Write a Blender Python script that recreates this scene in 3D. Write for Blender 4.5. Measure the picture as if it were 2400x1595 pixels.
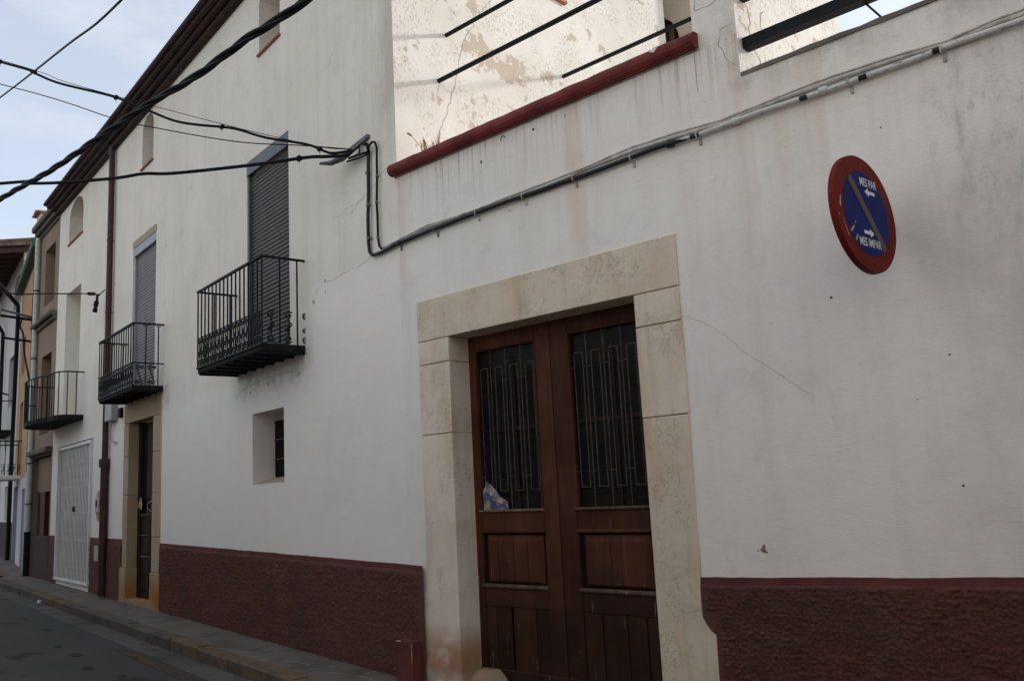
import bpy, math, random
from mathutils import Vector, Matrix, noise as mnoise
random.seed(7)
R = math.radians
for o in list(bpy.data.objects):
    bpy.data.objects.remove(o)
SC = bpy.context.scene
COL = SC.collection

# ------------------------------------------------------------------ camera
cam_d = bpy.data.cameras.new('camera')
cam = bpy.data.objects.new('camera', cam_d)
COL.objects.link(cam)
cam_d.sensor_width = 36.0
cam_d.lens = 36.0 * 2050.0 / 2400.0
cam_d.clip_start = 0.05
cam_d.clip_end = 3000
yaw, pitch, roll = R(47.65), R(9.4266), R(-2.98664)
cf = Vector((-math.cos(yaw) * math.cos(pitch), math.sin(yaw) * math.cos(pitch), math.sin(pitch)))
cr = cf.cross(Vector((0, 0, 1))).normalized()
cu = cr.cross(cf)
cr2 = math.cos(roll) * cr + math.sin(roll) * cu
cu2 = -math.sin(roll) * cr + math.cos(roll) * cu
mw = Matrix((cr2, cu2, -cf)).transposed().to_4x4()
mw.translation = Vector((0, 0, 1.55))
cam.matrix_world = mw
SC.camera = cam
SC.render.resolution_x, SC.render.resolution_y = 1024, 680

# ------------------------------------------------------------------ light
SUN_DIR = Vector((0.50, 1.0, 0.40)).normalized()          # towards the sun
sun_el = math.asin(SUN_DIR.z)
sun_az = math.atan2(SUN_DIR.x, SUN_DIR.y)
world = bpy.data.worlds.new('World')
SC.world = world
world.use_nodes = True
wn = world.node_tree
wn.nodes.clear()
w_out = wn.nodes.new('ShaderNodeOutputWorld')
w_bg = wn.nodes.new('ShaderNodeBackground')
w_sky = wn.nodes.new('ShaderNodeTexSky')
w_sky.sky_type = 'NISHITA'
w_sky.sun_disc = False
w_sky.sun_elevation = sun_el
w_sky.sun_rotation = sun_az
w_sky.air_density = 1.0
w_sky.dust_density = 1.0
w_tc = wn.nodes.new('ShaderNodeTexCoord')
w_map = wn.nodes.new('ShaderNodeMapping')
w_map.inputs['Location'].default_value = (0.826, 0.894, 7.924)
w_map.inputs['Scale'].default_value = (1.0, 1.0, 2.2)
w_map.inputs['Rotation'].default_value = (0.2, 0.1, 0.9)
w_no = wn.nodes.new('ShaderNodeTexNoise')
w_no.inputs['Scale'].default_value = 2.6
w_no.inputs['Detail'].default_value = 7
w_no.inputs['Roughness'].default_value = 0.52
w_rp = wn.nodes.new('ShaderNodeValToRGB')
w_rp.color_ramp.elements[0].position = 0.38
w_rp.color_ramp.elements[0].color = (0.40, 0.40, 0.40, 1)
w_rp.color_ramp.elements[1].position = 0.72
w_rp.color_ramp.elements[1].color = (0.97, 0.97, 0.97, 1)
w_mix = wn.nodes.new('ShaderNodeMixRGB')
w_mix.inputs['Color2'].default_value = (4.75, 4.78, 4.95, 1)       # bright thin cloud
w_bg.inputs['Strength'].default_value = 0.10
L_ = wn.links.new
L_(w_tc.outputs['Generated'], w_map.inputs['Vector'])
L_(w_map.outputs['Vector'], w_no.inputs['Vector'])
L_(w_no.outputs['Fac'], w_rp.inputs['Fac'])
L_(w_rp.outputs['Color'], w_mix.inputs['Fac'])
L_(w_sky.outputs['Color'], w_mix.inputs['Color1'])
L_(w_mix.outputs['Color'], w_bg.inputs['Color'])
L_(w_bg.outputs['Background'], w_out.inputs['Surface'])

sun_d = bpy.data.lights.new('sun', 'SUN')
sun_d.energy = 1.15
sun_d.angle = R(4.0)
sun_d.color = (1.0, 0.97, 0.935)
sun = bpy.data.objects.new('sun', sun_d)
COL.objects.link(sun)
sun.rotation_euler = (-SUN_DIR).to_track_quat('-Z', 'Y').to_euler()
SC.view_settings.view_transform = 'Standard'
SC.view_settings.look = 'None'
SC.view_settings.gamma = 1
SC.view_settings.exposure = 1.2
SC.view_settings.use_curve_mapping = False

# ------------------------------------------------------------------ helpers
class MB:
    def __init__(self):
        self.v, self.f, self.sm = [], [], []
    def add(self, vs, fs, smooth=False):
        b = len(self.v)
        self.v += [tuple(p) for p in vs]
        self.f += [tuple(b + i for i in f) for f in fs]
        self.sm += [smooth] * len(fs)
    def quad(self, a, b, c, d):
        self.add([a, b, c, d], [(0, 1, 2, 3)])
    def box(self, x0, x1, y0, y1, z0, z1):
        v = [(x, y, z) for z in (z0, z1) for y in (y0, y1) for x in (x0, x1)]
        self.add(v, [(0, 2, 3, 1), (4, 5, 7, 6), (0, 1, 5, 4), (2, 6, 7, 3), (0, 4, 6, 2), (1, 3, 7, 5)])
    def bbox(self, x0, x1, y0, y1, z0, z1, b=0.006, jit=0.0):
        """box whose front (-y) edges are chamfered"""
        j = lambda: random.uniform(-jit, jit)
        o = [(x0 + j(), y0 + b, z0 + j()), (x1 + j(), y0 + b, z0 + j()), (x1 + j(), y0 + b, z1 + j()), (x0 + j(), y0 + b, z1 + j())]
        i = [(o[0][0] + b, y0, o[0][2] + b), (o[1][0] - b, y0, o[1][2] + b), (o[2][0] - b, y0, o[2][2] - b), (o[3][0] + b, y0, o[3][2] - b)]
        k = [(p[0], y1, p[2]) for p in o]
        fs = [(4, 5, 6, 7)]
        for a in range(4):
            c = (a + 1) % 4
            fs += [(a, c, 4 + c, 4 + a), (8 + a, 8 + c, c, a)]
        fs.append((11, 10, 9, 8))
        self.add(o + i + k, fs)
    def prism(self, poly, y0, y1):
        """poly in (x,z), counter-clockwise seen from -y"""
        n = len(poly)
        v = [(x, y0, z) for x, z in poly] + [(x, y1, z) for x, z in poly]
        f = [tuple(range(n)), tuple(range(2 * n - 1, n - 1, -1))]
        for i in range(n):
            j = (i + 1) % n
            f.append((i, n + i, n + j, j))
        self.add(v, f)
    def sweep_x(self, prof, x0, x1):
        """prof in (y,z) swept along x"""
        n = len(prof)
        v = [(x0, y, z) for y, z in prof] + [(x1, y, z) for y, z in prof]
        f = [tuple(range(n)), tuple(range(2 * n - 1, n - 1, -1))]
        for i in range(n):
            j = (i + 1) % n
            f.append((i, n + i, n + j, j))
        self.add(v, f)
    def tube(self, pts, r, n=6, cap=True, phase=0.0, smooth=True):
        pts = [Vector(p) for p in pts]
        m = len(pts)
        rr = r if isinstance(r, (list, tuple)) else [r] * m
        vs = []
        t = (pts[1] - pts[0]).normalized()
        a = t.cross(Vector((0, 0, 1)))
        if a.length < 1e-3:
            a = t.cross(Vector((0, 1, 0)))
        a.normalize()
        for i, p in enumerate(pts):
            if i == 0: t = pts[1] - pts[0]
            elif i == m - 1: t = pts[-1] - pts[-2]
            else: t = pts[i + 1] - pts[i - 1]
            t.normalize()
            a = (a - t * a.dot(t))
            if a.length < 1e-6:
                a = t.orthogonal()
            a.normalize()
            b = t.cross(a)
            for k in range(n):
                w = 2 * math.pi * k / n + phase
                vs.append(p + (a * math.cos(w) + b * math.sin(w)) * rr[i])
        fs = []
        for i in range(m - 1):
            for k in range(n):
                k2 = (k + 1) % n
                fs.append((i * n + k, i * n + k2, (i + 1) * n + k2, (i + 1) * n + k))
        self.add(vs, fs, smooth)
        if cap:
            self.add(vs[:n], [tuple(range(n - 1, -1, -1))])
            self.add(vs[-n:], [tuple(range(n))])
    def disc(self, c, u, v, r0, n=12):
        c, u, v = Vector(c), Vector(u), Vector(v)
        self.add([c + (u * math.cos(2 * math.pi * i / n) + v * math.sin(2 * math.pi * i / n)) * r0 for i in range(n)], [tuple(range(n))])
    def mesh(self, name):
        me = bpy.data.meshes.new(name)
        me.from_pydata(self.v, [], self.f)
        me.polygons.foreach_set('use_smooth', self.sm)
        me.update()
        return me

def link(name, me, m, parent=None, loc=None, rotz=None, label=None, kind=None, cat=None, group=None):
    o = bpy.data.objects.new(name, me)
    if me is not None and m is not None and not me.materials:
        me.materials.append(m)
    COL.objects.link(o)
    if parent is not None: o.parent = parent
    if loc is not None: o.location = loc
    if rotz is not None: o.rotation_euler = (0, 0, rotz)
    if label: o['label'] = label
    if kind: o['kind'] = kind
    if cat: o['category'] = cat
    if group: o['group'] = group
    return o

def obj(name, mb, m, parent=None, **k):
    return link(name, mb.mesh(name), m, parent, **k)

def thing(name, label, cat, loc=(0, 0, 0), rotz=0, group=None):
    return link(name, None, None, None, loc=loc, rotz=rotz, label=label, cat=cat, group=group)

def part_empty(name, parent, loc=(0, 0, 0), label=None):
    return link(name, None, None, parent, loc=loc, label=label)

def holed_wall(mb, s0, s1, z0, z1, holes, y=0.0):
    """front face at y, facing -y; holes: (a,b,c,d,depth[,spring]) cut with reveals; spring -> arched head"""
    xs = sorted({s0, s1} | {h[0] for h in holes} | {h[1] for h in holes})
    zs = sorted({z0, z1} | {h[2] for h in holes} | {h[3] for h in holes if h[3] < z1 + 1e-6} | {h[5] for h in holes if len(h) > 5})
    xs = [x for x in xs if s0 - 1e-6 <= x <= s1 + 1e-6]
    zs = [z for z in zs if z0 - 1e-6 <= z <= z1 + 1e-6]
    for i in range(len(xs) - 1):
        for j in range(len(zs) - 1):
            cx, cz = (xs[i] + xs[i + 1]) / 2, (zs[j] + zs[j + 1]) / 2
            if any(h[0] < cx < h[1] and h[2] < cz < h[3] for h in holes):
                continue
            mb.quad((xs[i], y, zs[j]), (xs[i + 1], y, zs[j]), (xs[i + 1], y, zs[j + 1]), (xs[i], y, zs[j + 1]))
    for h in holes:
        a, b, c, d, dp = h[:5]
        if len(h) > 5:
            sp = h[5]; n = 10
            arc = []
            for k in range(n + 1):
                w = math.pi * k / n
                arc.append(((a + b) / 2 - (b - a) / 2 * math.cos(w), sp + (d - sp) * math.sin(w)))
            for k in range(n):
                (xa, za), (xb, zb) = arc[k], arc[k + 1]
                if min(abs(za - d), abs(zb - d)) > 1e-6 or abs(za - zb) > 1e-6:
                    mb.quad((xa, y, za), (xb, y, zb), (xb, y, d), (xa, y, d))
                mb.quad((xa, y + dp, za), (xb, y + dp, zb), (xb, y, zb), (xa, y, za))
            top = sp
        else:
            top = min(d, z1)
            if d < z1:
                mb.quad((a, y + dp, d), (b, y + dp, d), (b, y, d), (a, y, d))
        mb.quad((a, y, c), (a, y + dp, c), (a, y + dp, top), (a, y, top))
        mb.quad((b, y + dp, c), (b, y, c), (b, y, top), (b, y + dp, top))
        mb.quad((a, y, c), (b, y, c), (b, y + dp, c), (a, y + dp, c))

# ------------------------------------------------------------------ materials
class M:
    def __init__(self, name, rough=0.8, spec=0.3):
        self.m = bpy.data.materials.new(name)
        self.m.use_nodes = True
        self.nt = self.m.node_tree
        self.b = self.nt.nodes['Principled BSDF']
        self.b.inputs['Roughness'].default_value = rough
        self.b.inputs['Specular IOR Level'].default_value = spec
        self.tc = self.nt.nodes.new('ShaderNodeTexCoord')
        self.co = self.tc.outputs['Object']
    def n(self, t): return self.nt.nodes.new(t)
    def l(self, a, b): self.nt.links.new(a, b)
    def map(self, scale=(1, 1, 1), loc=(0, 0, 0)):
        n = self.n('ShaderNodeMapping')
        n.inputs['Scale'].default_value = scale
        n.inputs['Location'].default_value = loc
        self.l(self.co, n.inputs['Vector'])
        return n.outputs['Vector']
    def noise(self, scale, detail=5, rough=0.55, vec=None, dist=0.0):
        n = self.n('ShaderNodeTexNoise')
        n.inputs['Scale'].default_value = scale
        n.inputs['Detail'].default_value = detail
        n.inputs['Roughness'].default_value = rough
        n.inputs['Distortion'].default_value = dist
        self.l(vec if vec is not None else self.co, n.inputs['Vector'])
        return n.outputs['Fac']
    def vor(self, scale, feat='F1', vec=None):
        n = self.n('ShaderNodeTexVoronoi')
        n.feature = feat
        n.inputs['Scale'].default_value = scale
        self.l(vec if vec is not None else self.co, n.inputs['Vector'])
        return n.outputs['Distance']
    def rng(self, v, a, b, c=0.0, d=1.0, smooth=True):
        n = self.n('ShaderNodeMapRange')
        n.interpolation_type = 'SMOOTHSTEP' if smooth else 'LINEAR'
        n.inputs['From Min'].default_value = a
        n.inputs['From Max'].default_value = b
        n.inputs['To Min'].default_value = c
        n.inputs['To Max'].default_value = d
        self.l(v, n.inputs['Value'])
        return n.outputs['Result']
    def math(self, op, a, b=None):
        n = self.n('ShaderNodeMath'); n.operation = op
        for i, q in enumerate((a, b)):
            if q is None: continue
            if isinstance(q, (int, float)): n.inputs[i].default_value = q
            else: self.l(q, n.inputs[i])
        return n.outputs[0]
    def xyz(self):
        n = self.n('ShaderNodeSeparateXYZ'); self.l(self.co, n.inputs[0])
        return n.outputs
    def mix(self, fac, a, b, mode='MIX'):
        n = self.n('ShaderNodeMixRGB'); n.blend_type = mode
        for k, q in (('Fac', fac), ('Color1', a), ('Color2', b)):
            if isinstance(q, (int, float)): n.inputs[k].default_value = q
            elif isinstance(q, tuple): n.inputs[k].default_value = (*q, 1)
            else: self.l(q, n.inputs[k])
        return n.outputs['Color']
    def color(self, c):
        if isinstance(c, tuple): self.b.inputs['Base Color'].default_value = (*c, 1)
        else: self.l(c, self.b.inputs['Base Color'])
    def bump(self, h, strength=0.3, dist=0.01, prev=None):
        n = self.n('ShaderNodeBump')
        n.inputs['Strength'].default_value = strength
        n.inputs['Distance'].default_value = dist
        self.l(h, n.inputs['Height'])
        if prev is not None: self.l(prev, n.inputs['Normal'])
        self.l(n.outputs['Normal'], self.b.inputs['Normal'])
        return n.outputs['Normal']

def flat(name, c, rough=0.7, spec=0.3, metal=0.0, var=0.25, scale=8.0, bump=0.0):
    q = M(name, rough, spec)
    f = q.noise(scale, 6, 0.6)
    f = q.rng(f, 0.3, 0.7)
    q.color(q.mix(f, tuple(v * (1 - var) for v in c), tuple(min(1, v * (1 + var)) for v in c)))
    q.b.inputs['Metallic'].default_value = metal
    if bump: q.bump(q.noise(scale * 6, 4), bump, 0.004)
    return q.m

def plaster(name, base, alt, kind):
    q = M(name, 0.92, 0.15)
    x, y, z = q.xyz()[:3]
    big = q.rng(q.noise(0.7, 6, 0.6, dist=0.4), 0.32, 0.68)
    c = q.mix(big, base, alt)
    st = q.rng(q.noise(1.0, 6, 0.65, q.map((5.5, 1, 0.45))), 0.46, 0.72)
    c = q.mix(q.math('MULTIPLY', st, 0.20), c, (0.58, 0.50, 0.43))
    mot = q.rng(q.noise(2.6, 7, 0.68, dist=0.8), 0.50, 0.74)
    c = q.mix(q.math('MULTIPLY', mot, 0.24), c, (0.55, 0.50, 0.46))
    fine = q.rng(q.noise(9, 8, 0.7), 0.55, 0.8)
    c = q.mix(q.math('MULTIPLY', fine, 0.22), c, (0.50, 0.47, 0.43))
    if kind == 'main':
        # drips below the red coping and below the parapet, grime patch and painted lens falloff on the right
        a = q.math('MULTIPLY', q.rng(z, 3.85, 4.38), q.rng(z, 4.395, 4.39))
        a = q.math('MULTIPLY', a, q.rng(q.noise(1.0, 5, 0.7, q.map((24, 1, 0.5))), 0.48, 0.68))
        c = q.mix(q.math('MULTIPLY', a, 0.55), c, (0.36, 0.25, 0.21))
        a = q.math('MULTIPLY', q.rng(x, 3.2, 3.5), q.math('MULTIPLY', q.rng(z, 3.88, 4.06), q.rng(q.noise(3.0, 6, 0.65), 0.4, 0.65)))
        c = q.mix(q.math('MULTIPLY', a, 0.42), c, (0.22, 0.20, 0.17))
        rust = q.rng(q.noise(1.0, 4, 0.5, q.map((2.6, 1, 0.12), (3.1, 0, 0))), 0.56, 0.70)
        a = q.math('MULTIPLY', rust, q.rng(z, 2.7, 3.6))
        c = q.mix(q.math('MULTIPLY', a, 0.32), c, (0.62, 0.43, 0.33))
        d = q.math('ADD', q.math('POWER', q.math('MULTIPLY', q.math('SUBTRACT', x, 4.85), 2.4), 2), q.math('POWER', q.math('MULTIPLY', q.math('SUBTRACT', z, 3.25), 1.3), 2))
        a = q.math('MULTIPLY', q.rng(d, 1.2, 0.0, 0.0, 0.7), q.rng(q.noise(7, 8, 0.72, q.map((1.6, 1, 0.7))), 0.47, 0.66))
        c = q.mix(q.math('MULTIPLY', a, 0.62), c, (0.27, 0.27, 0.25))
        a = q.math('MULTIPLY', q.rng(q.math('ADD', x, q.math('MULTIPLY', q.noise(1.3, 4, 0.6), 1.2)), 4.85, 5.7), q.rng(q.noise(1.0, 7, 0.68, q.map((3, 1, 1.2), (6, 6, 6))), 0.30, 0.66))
        c = q.mix(q.math('MULTIPLY', a, 0.62), c, (0.50, 0.48, 0.45))  # broad grime that also carries lens vignetting as darker colour
        a = q.math('MULTIPLY', q.rng(z, 1.35, 0.95), q.rng(q.noise(5, 6, 0.65), 0.5, 0.7))
        c = q.mix(q.math('MULTIPLY', a, 0.25), c, (0.42, 0.40, 0.38))
    if kind == 'tall':
        wob = q.math('MULTIPLY', q.math('SUBTRACT', q.noise(1.6, 5, 0.6), 0.5), 0.35)
        zz = q.math('ADD', z, wob)
        a = q.math('MULTIPLY', q.rng(x, -0.75, -0.10), q.math('MULTIPLY', q.rng(z, 4.5, 5.3), q.rng(q.noise(1.0, 6, 0.65, q.map((5, 1, 0.8), (2, 2, 2))), 0.36, 0.66)))
        c = q.mix(q.math('MULTIPLY', a, 0.55), c, (0.46, 0.40, 0.33))
        low = q.rng(zz, 3.10, 2.80)
        patch = q.math('MULTIPLY', q.rng(x, -1.80, -1.72), q.rng(q.math('ADD', z, q.math('MULTIPLY', wob, 0.3)), 3.76, 3.72))
        w = q.math('MAXIMUM', low, patch)
        c = q.mix(q.math('MULTIPLY', w, 0.85), c, (0.86, 0.81, 0.735))
        # mottled brown tone just below the balconies
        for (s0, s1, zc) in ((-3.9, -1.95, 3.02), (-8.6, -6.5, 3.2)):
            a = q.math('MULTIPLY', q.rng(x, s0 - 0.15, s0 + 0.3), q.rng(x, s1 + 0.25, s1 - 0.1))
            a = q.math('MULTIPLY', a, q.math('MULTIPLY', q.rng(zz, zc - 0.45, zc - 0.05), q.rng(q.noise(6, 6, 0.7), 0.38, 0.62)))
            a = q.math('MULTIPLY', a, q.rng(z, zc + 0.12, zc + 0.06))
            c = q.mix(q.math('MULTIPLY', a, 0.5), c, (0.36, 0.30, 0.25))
    tr = q.math('MULTIPLY', q.rng(q.noise(1.0, 5, 0.6, q.map((11, 11, 60), (1, 2, 3)), dist=0.6), 0.60, 0.72), q.rng(q.noise(2.0, 5, 0.65, q.map((1, 1, 1), (4, 4, 9))), 0.46, 0.62))
    c = q.mix(q.math('MULTIPLY', tr, 0.28), c, (0.42, 0.39, 0.36))
    pink = q.rng(q.noise(1.1, 5, 0.6, q.map((1, 1, 0.5), (9, 2, 5))), 0.52, 0.74)
    c = q.mix(q.math('MULTIPLY', pink, 0.16), c, (0.62, 0.50, 0.44))
    q.color(c)
    h = q.math('ADD', q.math('MULTIPLY', q.noise(16, 8, 0.7, q.map((1, 1, 1.8))), 0.7), q.math('MULTIPLY', q.noise(60, 4, 0.6, q.map((1, 1, 2.2))), 0.5))
    nb = q.bump(q.noise(2.2, 3, 0.5), 0.35, 0.03)
    h = q.math('SUBTRACT', h, q.math('MULTIPLY', tr, 0.8))
    q.bump(h, 0.34, 0.010, nb)
    return q.m

def plaster_plain(name, base, var=0.12):
    q = M(name, 0.92, 0.15)
    big = q.rng(q.noise(1.2, 6, 0.6), 0.3, 0.7)
    c = q.mix(big, base, tuple(v * (1 - var) for v in base))
    st = q.rng(q.noise(1.0, 6, 0.65, q.map((7, 7, 0.4))), 0.5, 0.75)
    c = q.mix(q.math('MULTIPLY', st, 0.35), c, tuple(v * 0.6 for v in base))
    q.color(c)
    q.bump(q.noise(18, 7, 0.7), 0.35, 0.008)
    return q.m

def peeling(name):
    q = M(name, 0.95, 0.1)
    c = q.mix(q.rng(q.noise(0.9, 5, 0.6), 0.35, 0.65), (0.77, 0.745, 0.70), (0.70, 0.665, 0.60))
    sp = q.rng(q.noise(22, 8, 0.75), 0.56, 0.70)
    sp = q.math('MULTIPLY', sp, q.rng(q.noise(1.6, 4, 0.5), 0.42, 0.62))
    c = q.mix(q.math('MULTIPLY', sp, 0.55), c, (0.36, 0.31, 0.25))
    st = q.rng(q.noise(1.0, 5, 0.6, q.map((4, 4, 0.3))), 0.55, 0.72)
    c = q.mix(q.math('MULTIPLY', st, 0.25), c, (0.66, 0.52, 0.38))
    pat = q.math('ADD', q.math('MULTIPLY', q.noise(2.4, 2, 0.5), 0.62), q.math('MULTIPLY', q.noise(11, 7, 0.66), 0.38))
    x, y, z = q.xyz()[:3]
    near = q.math('ADD', q.math('POWER', q.math('MULTIPLY', q.math('SUBTRACT', y, 1.5), 1.0), 2), q.math('POWER', q.math('MULTIPLY', q.math('SUBTRACT', z, 5.95), 2.2), 2))
    pat = q.math('ADD', pat, q.rng(near, 0.9, 0.0, 0.0, 0.075))
    pe = q.rng(pat, 0.600, 0.608)
    c = q.mix(q.rng(pat, 0.575, 0.60, 0.0, 0.35), c, (0.60, 0.52, 0.43))
    c = q.mix(q.math('MULTIPLY', pe, 0.85), c, (0.52, 0.43, 0.335))
    mud = q.math('MULTIPLY', q.rng(q.noise(34, 8, 0.75, q.map((1, 1, 0.6), (3, 3, 3))), 0.48, 0.62), q.rng(q.noise(2.2, 5, 0.6, q.map((1, 1, 1), (8, 1, 2))), 0.42, 0.60))
    c = q.mix(q.math('MULTIPLY', mud, 0.6), c, (0.34, 0.30, 0.25))
    q.color(c)
    h = q.math('SUBTRACT', q.math('MULTIPLY', q.noise(20, 7, 0.7), 0.5), q.math('MULTIPLY', pe, 0.6))
    q.bump(h, 0.5, 0.008)
    return q.m

def roughcast():
    q = M('roughcast_red', 0.9, 0.2)
    c = q.mix(q.rng(q.noise(1.3, 6, 0.6), 0.35, 0.68), (0.165, 0.062, 0.047), (0.125, 0.062, 0.050))
    c = q.mix(q.math('MULTIPLY', q.rng(q.noise(2.1, 7, 0.7), 0.52, 0.75), 0.5), c, (0.165, 0.118, 0.100))
    c = q.mix(q.math('MULTIPLY', q.rng(q.noise(46, 5, 0.7), 0.48, 0.70), 0.5), c, (0.06, 0.024, 0.020))
    x, y, z = q.xyz()[:3]
    sp = q.math('MULTIPLY', q.rng(z, 0.5, 0.02), q.rng(q.noise(5, 7, 0.7), 0.44, 0.64))
    c = q.mix(q.math('MULTIPLY', sp, 0.5), c, (0.12, 0.075, 0.060))
    fl = q.rng(q.noise(70, 4, 0.7, q.map((1, 1, 1), (5, 5, 5))), 0.70, 0.73)
    c = q.mix(q.math('MULTIPLY', fl, 0.5), c, (0.42, 0.38, 0.35))
    q.color(c)
    q.bump(q.noise(75, 6, 0.8), 1.0, 0.012)
    return q.m

def stone(name, a, b, vein=(0.20, 0.14, 0.09), warm=(0.60, 0.44, 0.25)):
    q = M(name, 0.8, 0.2)
    c = q.mix(q.rng(q.noise(2.2, 7, 0.65, dist=0.5), 0.32, 0.68), a, b)
    c = q.mix(q.math('MULTIPLY', q.rng(q.noise(1.0, 5, 0.6, q.map((3.2, 3.2, 0.7), (4, 0, 2))), 0.50, 0.72), 0.60), c, warm)
    st = q.rng(q.noise(1.0, 6, 0.65, q.map((14, 14, 0.9), (1, 7, 2))), 0.52, 0.74)
    c = q.mix(q.math('MULTIPLY', st, 0.35), c, (0.42, 0.36, 0.29))
    v = q.noise(13.0, 6, 0.62, dist=1.0)
    v = q.rng(q.math('ABSOLUTE', q.math('SUBTRACT', v, 0.5)), 0.014, 0.0)
    v = q.math('MULTIPLY', v, q.rng(q.noise(3.6, 5, 0.6, q.map((1, 1, 1), (7, 3, 1))), 0.44, 0.60))
    c = q.mix(q.math('MULTIPLY', v, 0.62), c, vein)
    pit = q.rng(q.noise(42, 5, 0.7), 0.62, 0.72)
    pit2 = q.math('MULTIPLY', q.rng(q.noise(17, 6, 0.72, q.map((1, 1, 1), (2, 9, 4))), 0.64, 0.70), q.rng(q.noise(2.4, 3, 0.5, q.map((1, 1, 1), (9, 9, 1))), 0.5, 0.62))
    c = q.mix(q.math('MULTIPLY', pit, 0.5), c, vein)
    c = q.mix(q.math('MULTIPLY', pit2, 0.55), c, (0.26, 0.15, 0.08))
    x, y, z = q.xyz()[:3]
    ru = q.math('MULTIPLY', q.math('MULTIPLY', q.rng(z, 0.56, 0.22), q.rng(z, 0.0, 0.16)), q.rng(q.noise(3, 5, 0.6), 0.30, 0.55))
    c = q.mix(q.math('MULTIPLY', ru, q.rng(x, 1.0, 0.6, 0.0, 0.85)), c, (0.40, 0.15, 0.035))
    oi = q.n('ShaderNodeObjectInfo')
    hs = q.n('ShaderNodeHueSaturation')
    q.l(q.rng(oi.outputs['Random'], 0.0, 1.0, 0.90, 1.06, False), hs.inputs['Value'])
    q.l(q.rng(oi.outputs['Random'], 0.0, 1.0, 1.15, 0.85, False), hs.inputs['Saturation'])
    q.l(c, hs.inputs['Color'])
    c = hs.outputs['Color']
    dirt = q.math('MULTIPLY', q.rng(z, 0.35, 0.0), q.rng(q.noise(7, 6, 0.7), 0.38, 0.62))
    c = q.mix(q.math('MULTIPLY', dirt, 0.5), c, (0.20, 0.14, 0.09))
    q.color(c)
    h = q.math('SUBTRACT', q.math('MULTIPLY', q.noise(40, 7, 0.7), 0.6), q.math('ADD', q.math('MULTIPLY', v, 0.5), q.math('ADD', q.math('MULTIPLY', pit, 0.5), q.math('MULTIPLY', pit2, 0.8))))
    nb = q.bump(q.noise(5, 4, 0.6), 0.3, 0.02)
    q.bump(h, 0.6, 0.006, nb)
    return q.m

def wood(name, a, b, worn=0.4, zlow=None):
    q = M(name, 0.62, 0.14)
    g = q.noise(1.0, 7, 0.68, q.map((36, 36, 1.1)))
    c = q.mix(q.rng(g, 0.3, 0.7), a, b)
    c = q.mix(q.math('MULTIPLY', q.rng(q.noise(2.6, 6, 0.65), 0.38, 0.66), 0.7), c, tuple(v * 0.42 for v in a))
    fade = q.rng(q.noise(1.0, 5, 0.6, q.map((5, 5, 1.2), (3, 1, 5))), 0.52, 0.72)
    c = q.mix(q.math('MULTIPLY', fade, 0.45), c, (a[0] * 1.25, a[1] * 1.45, a[2] * 1.7))
    w = q.rng(q.noise(1.0, 6, 0.7, q.map((42, 42, 3.2), (2, 5, 1))), 0.615, 0.66)
    w = q.math('MULTIPLY', w, q.rng(q.noise(3.0, 5, 0.6, q.map((1, 1, 0.7), (5, 1, 9))), 0.47, 0.60))
    if zlow is not None:
        x, y, z = q.xyz()[:3]
        w = q.math('MULTIPLY', w, q.rng(z, zlow + 0.55, zlow, 0.05, 1.0))
        gr = q.math('MULTIPLY', q.rng(z, 1.15, 0.35), q.rng(q.noise(3.5, 6, 0.65), 0.22, 0.52))
        c = q.mix(q.math('MULTIPLY', gr, 0.72), c, (0.022, 0.014, 0.011))
    oi = q.n('ShaderNodeObjectInfo')
    hs = q.n('ShaderNodeHueSaturation')
    q.l(q.rng(oi.outputs['Random'], 0.0, 1.0, 0.72, 1.22, False), hs.inputs['Value'])
    q.l(c, hs.inputs['Color'])
    c = hs.outputs['Color']
    c = q.mix(q.math('MULTIPLY', w, worn), c, (0.30, 0.22, 0.16))
    q.color(c)
    q.bump(q.math('SUBTRACT', g, q.math('MULTIPLY', w, 0.4)), 0.5, 0.005)
    return q.m

def peel_pipe():
    """black cable sheath whose white wash starts part way along and flakes"""
    q = M('painted_conduit', 0.55, 0.35)
    x, y, z = q.xyz()[:3]
    wash = q.math('ADD', q.rng(x, -3.45, -2.55, 0.0, 0.56, False), q.math('MULTIPLY', q.noise(1.0, 6, 0.6, q.map((7, 30, 30))), 0.55))
    m = q.rng(wash, 0.60, 0.64)
    m = q.math('MULTIPLY', m, q.rng(q.math('ABSOLUTE', q.math('SUBTRACT', x, -2.78)), 0.03, 0.04))
    for p in (-1.66, -1.25, -2.02):
        m = q.math('MULTIPLY', m, q.rng(q.math('ABSOLUTE', q.math('SUBTRACT', x, p)), 0.022, 0.028))
    c = q.mix(m, (0.009, 0.010, 0.011), (0.60, 0.58, 0.53))
    c = q.mix(q.math('MULTIPLY', q.rng(q.noise(16, 7, 0.72), 0.5, 0.68), q.math('MULTIPLY', m, 0.55)), c, (0.25, 0.225, 0.19))
    fl = q.math('MULTIPLY', q.rng(q.noise(1.0, 7, 0.75, q.map((10, 40, 40), (3, 1, 1))), 0.60, 0.62), m)
    c = q.mix(fl, c, (0.012, 0.012, 0.013))
    q.color(c)
    q.bump(q.noise(30, 5, 0.7), 0.5, 0.006)
    return q.m

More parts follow.
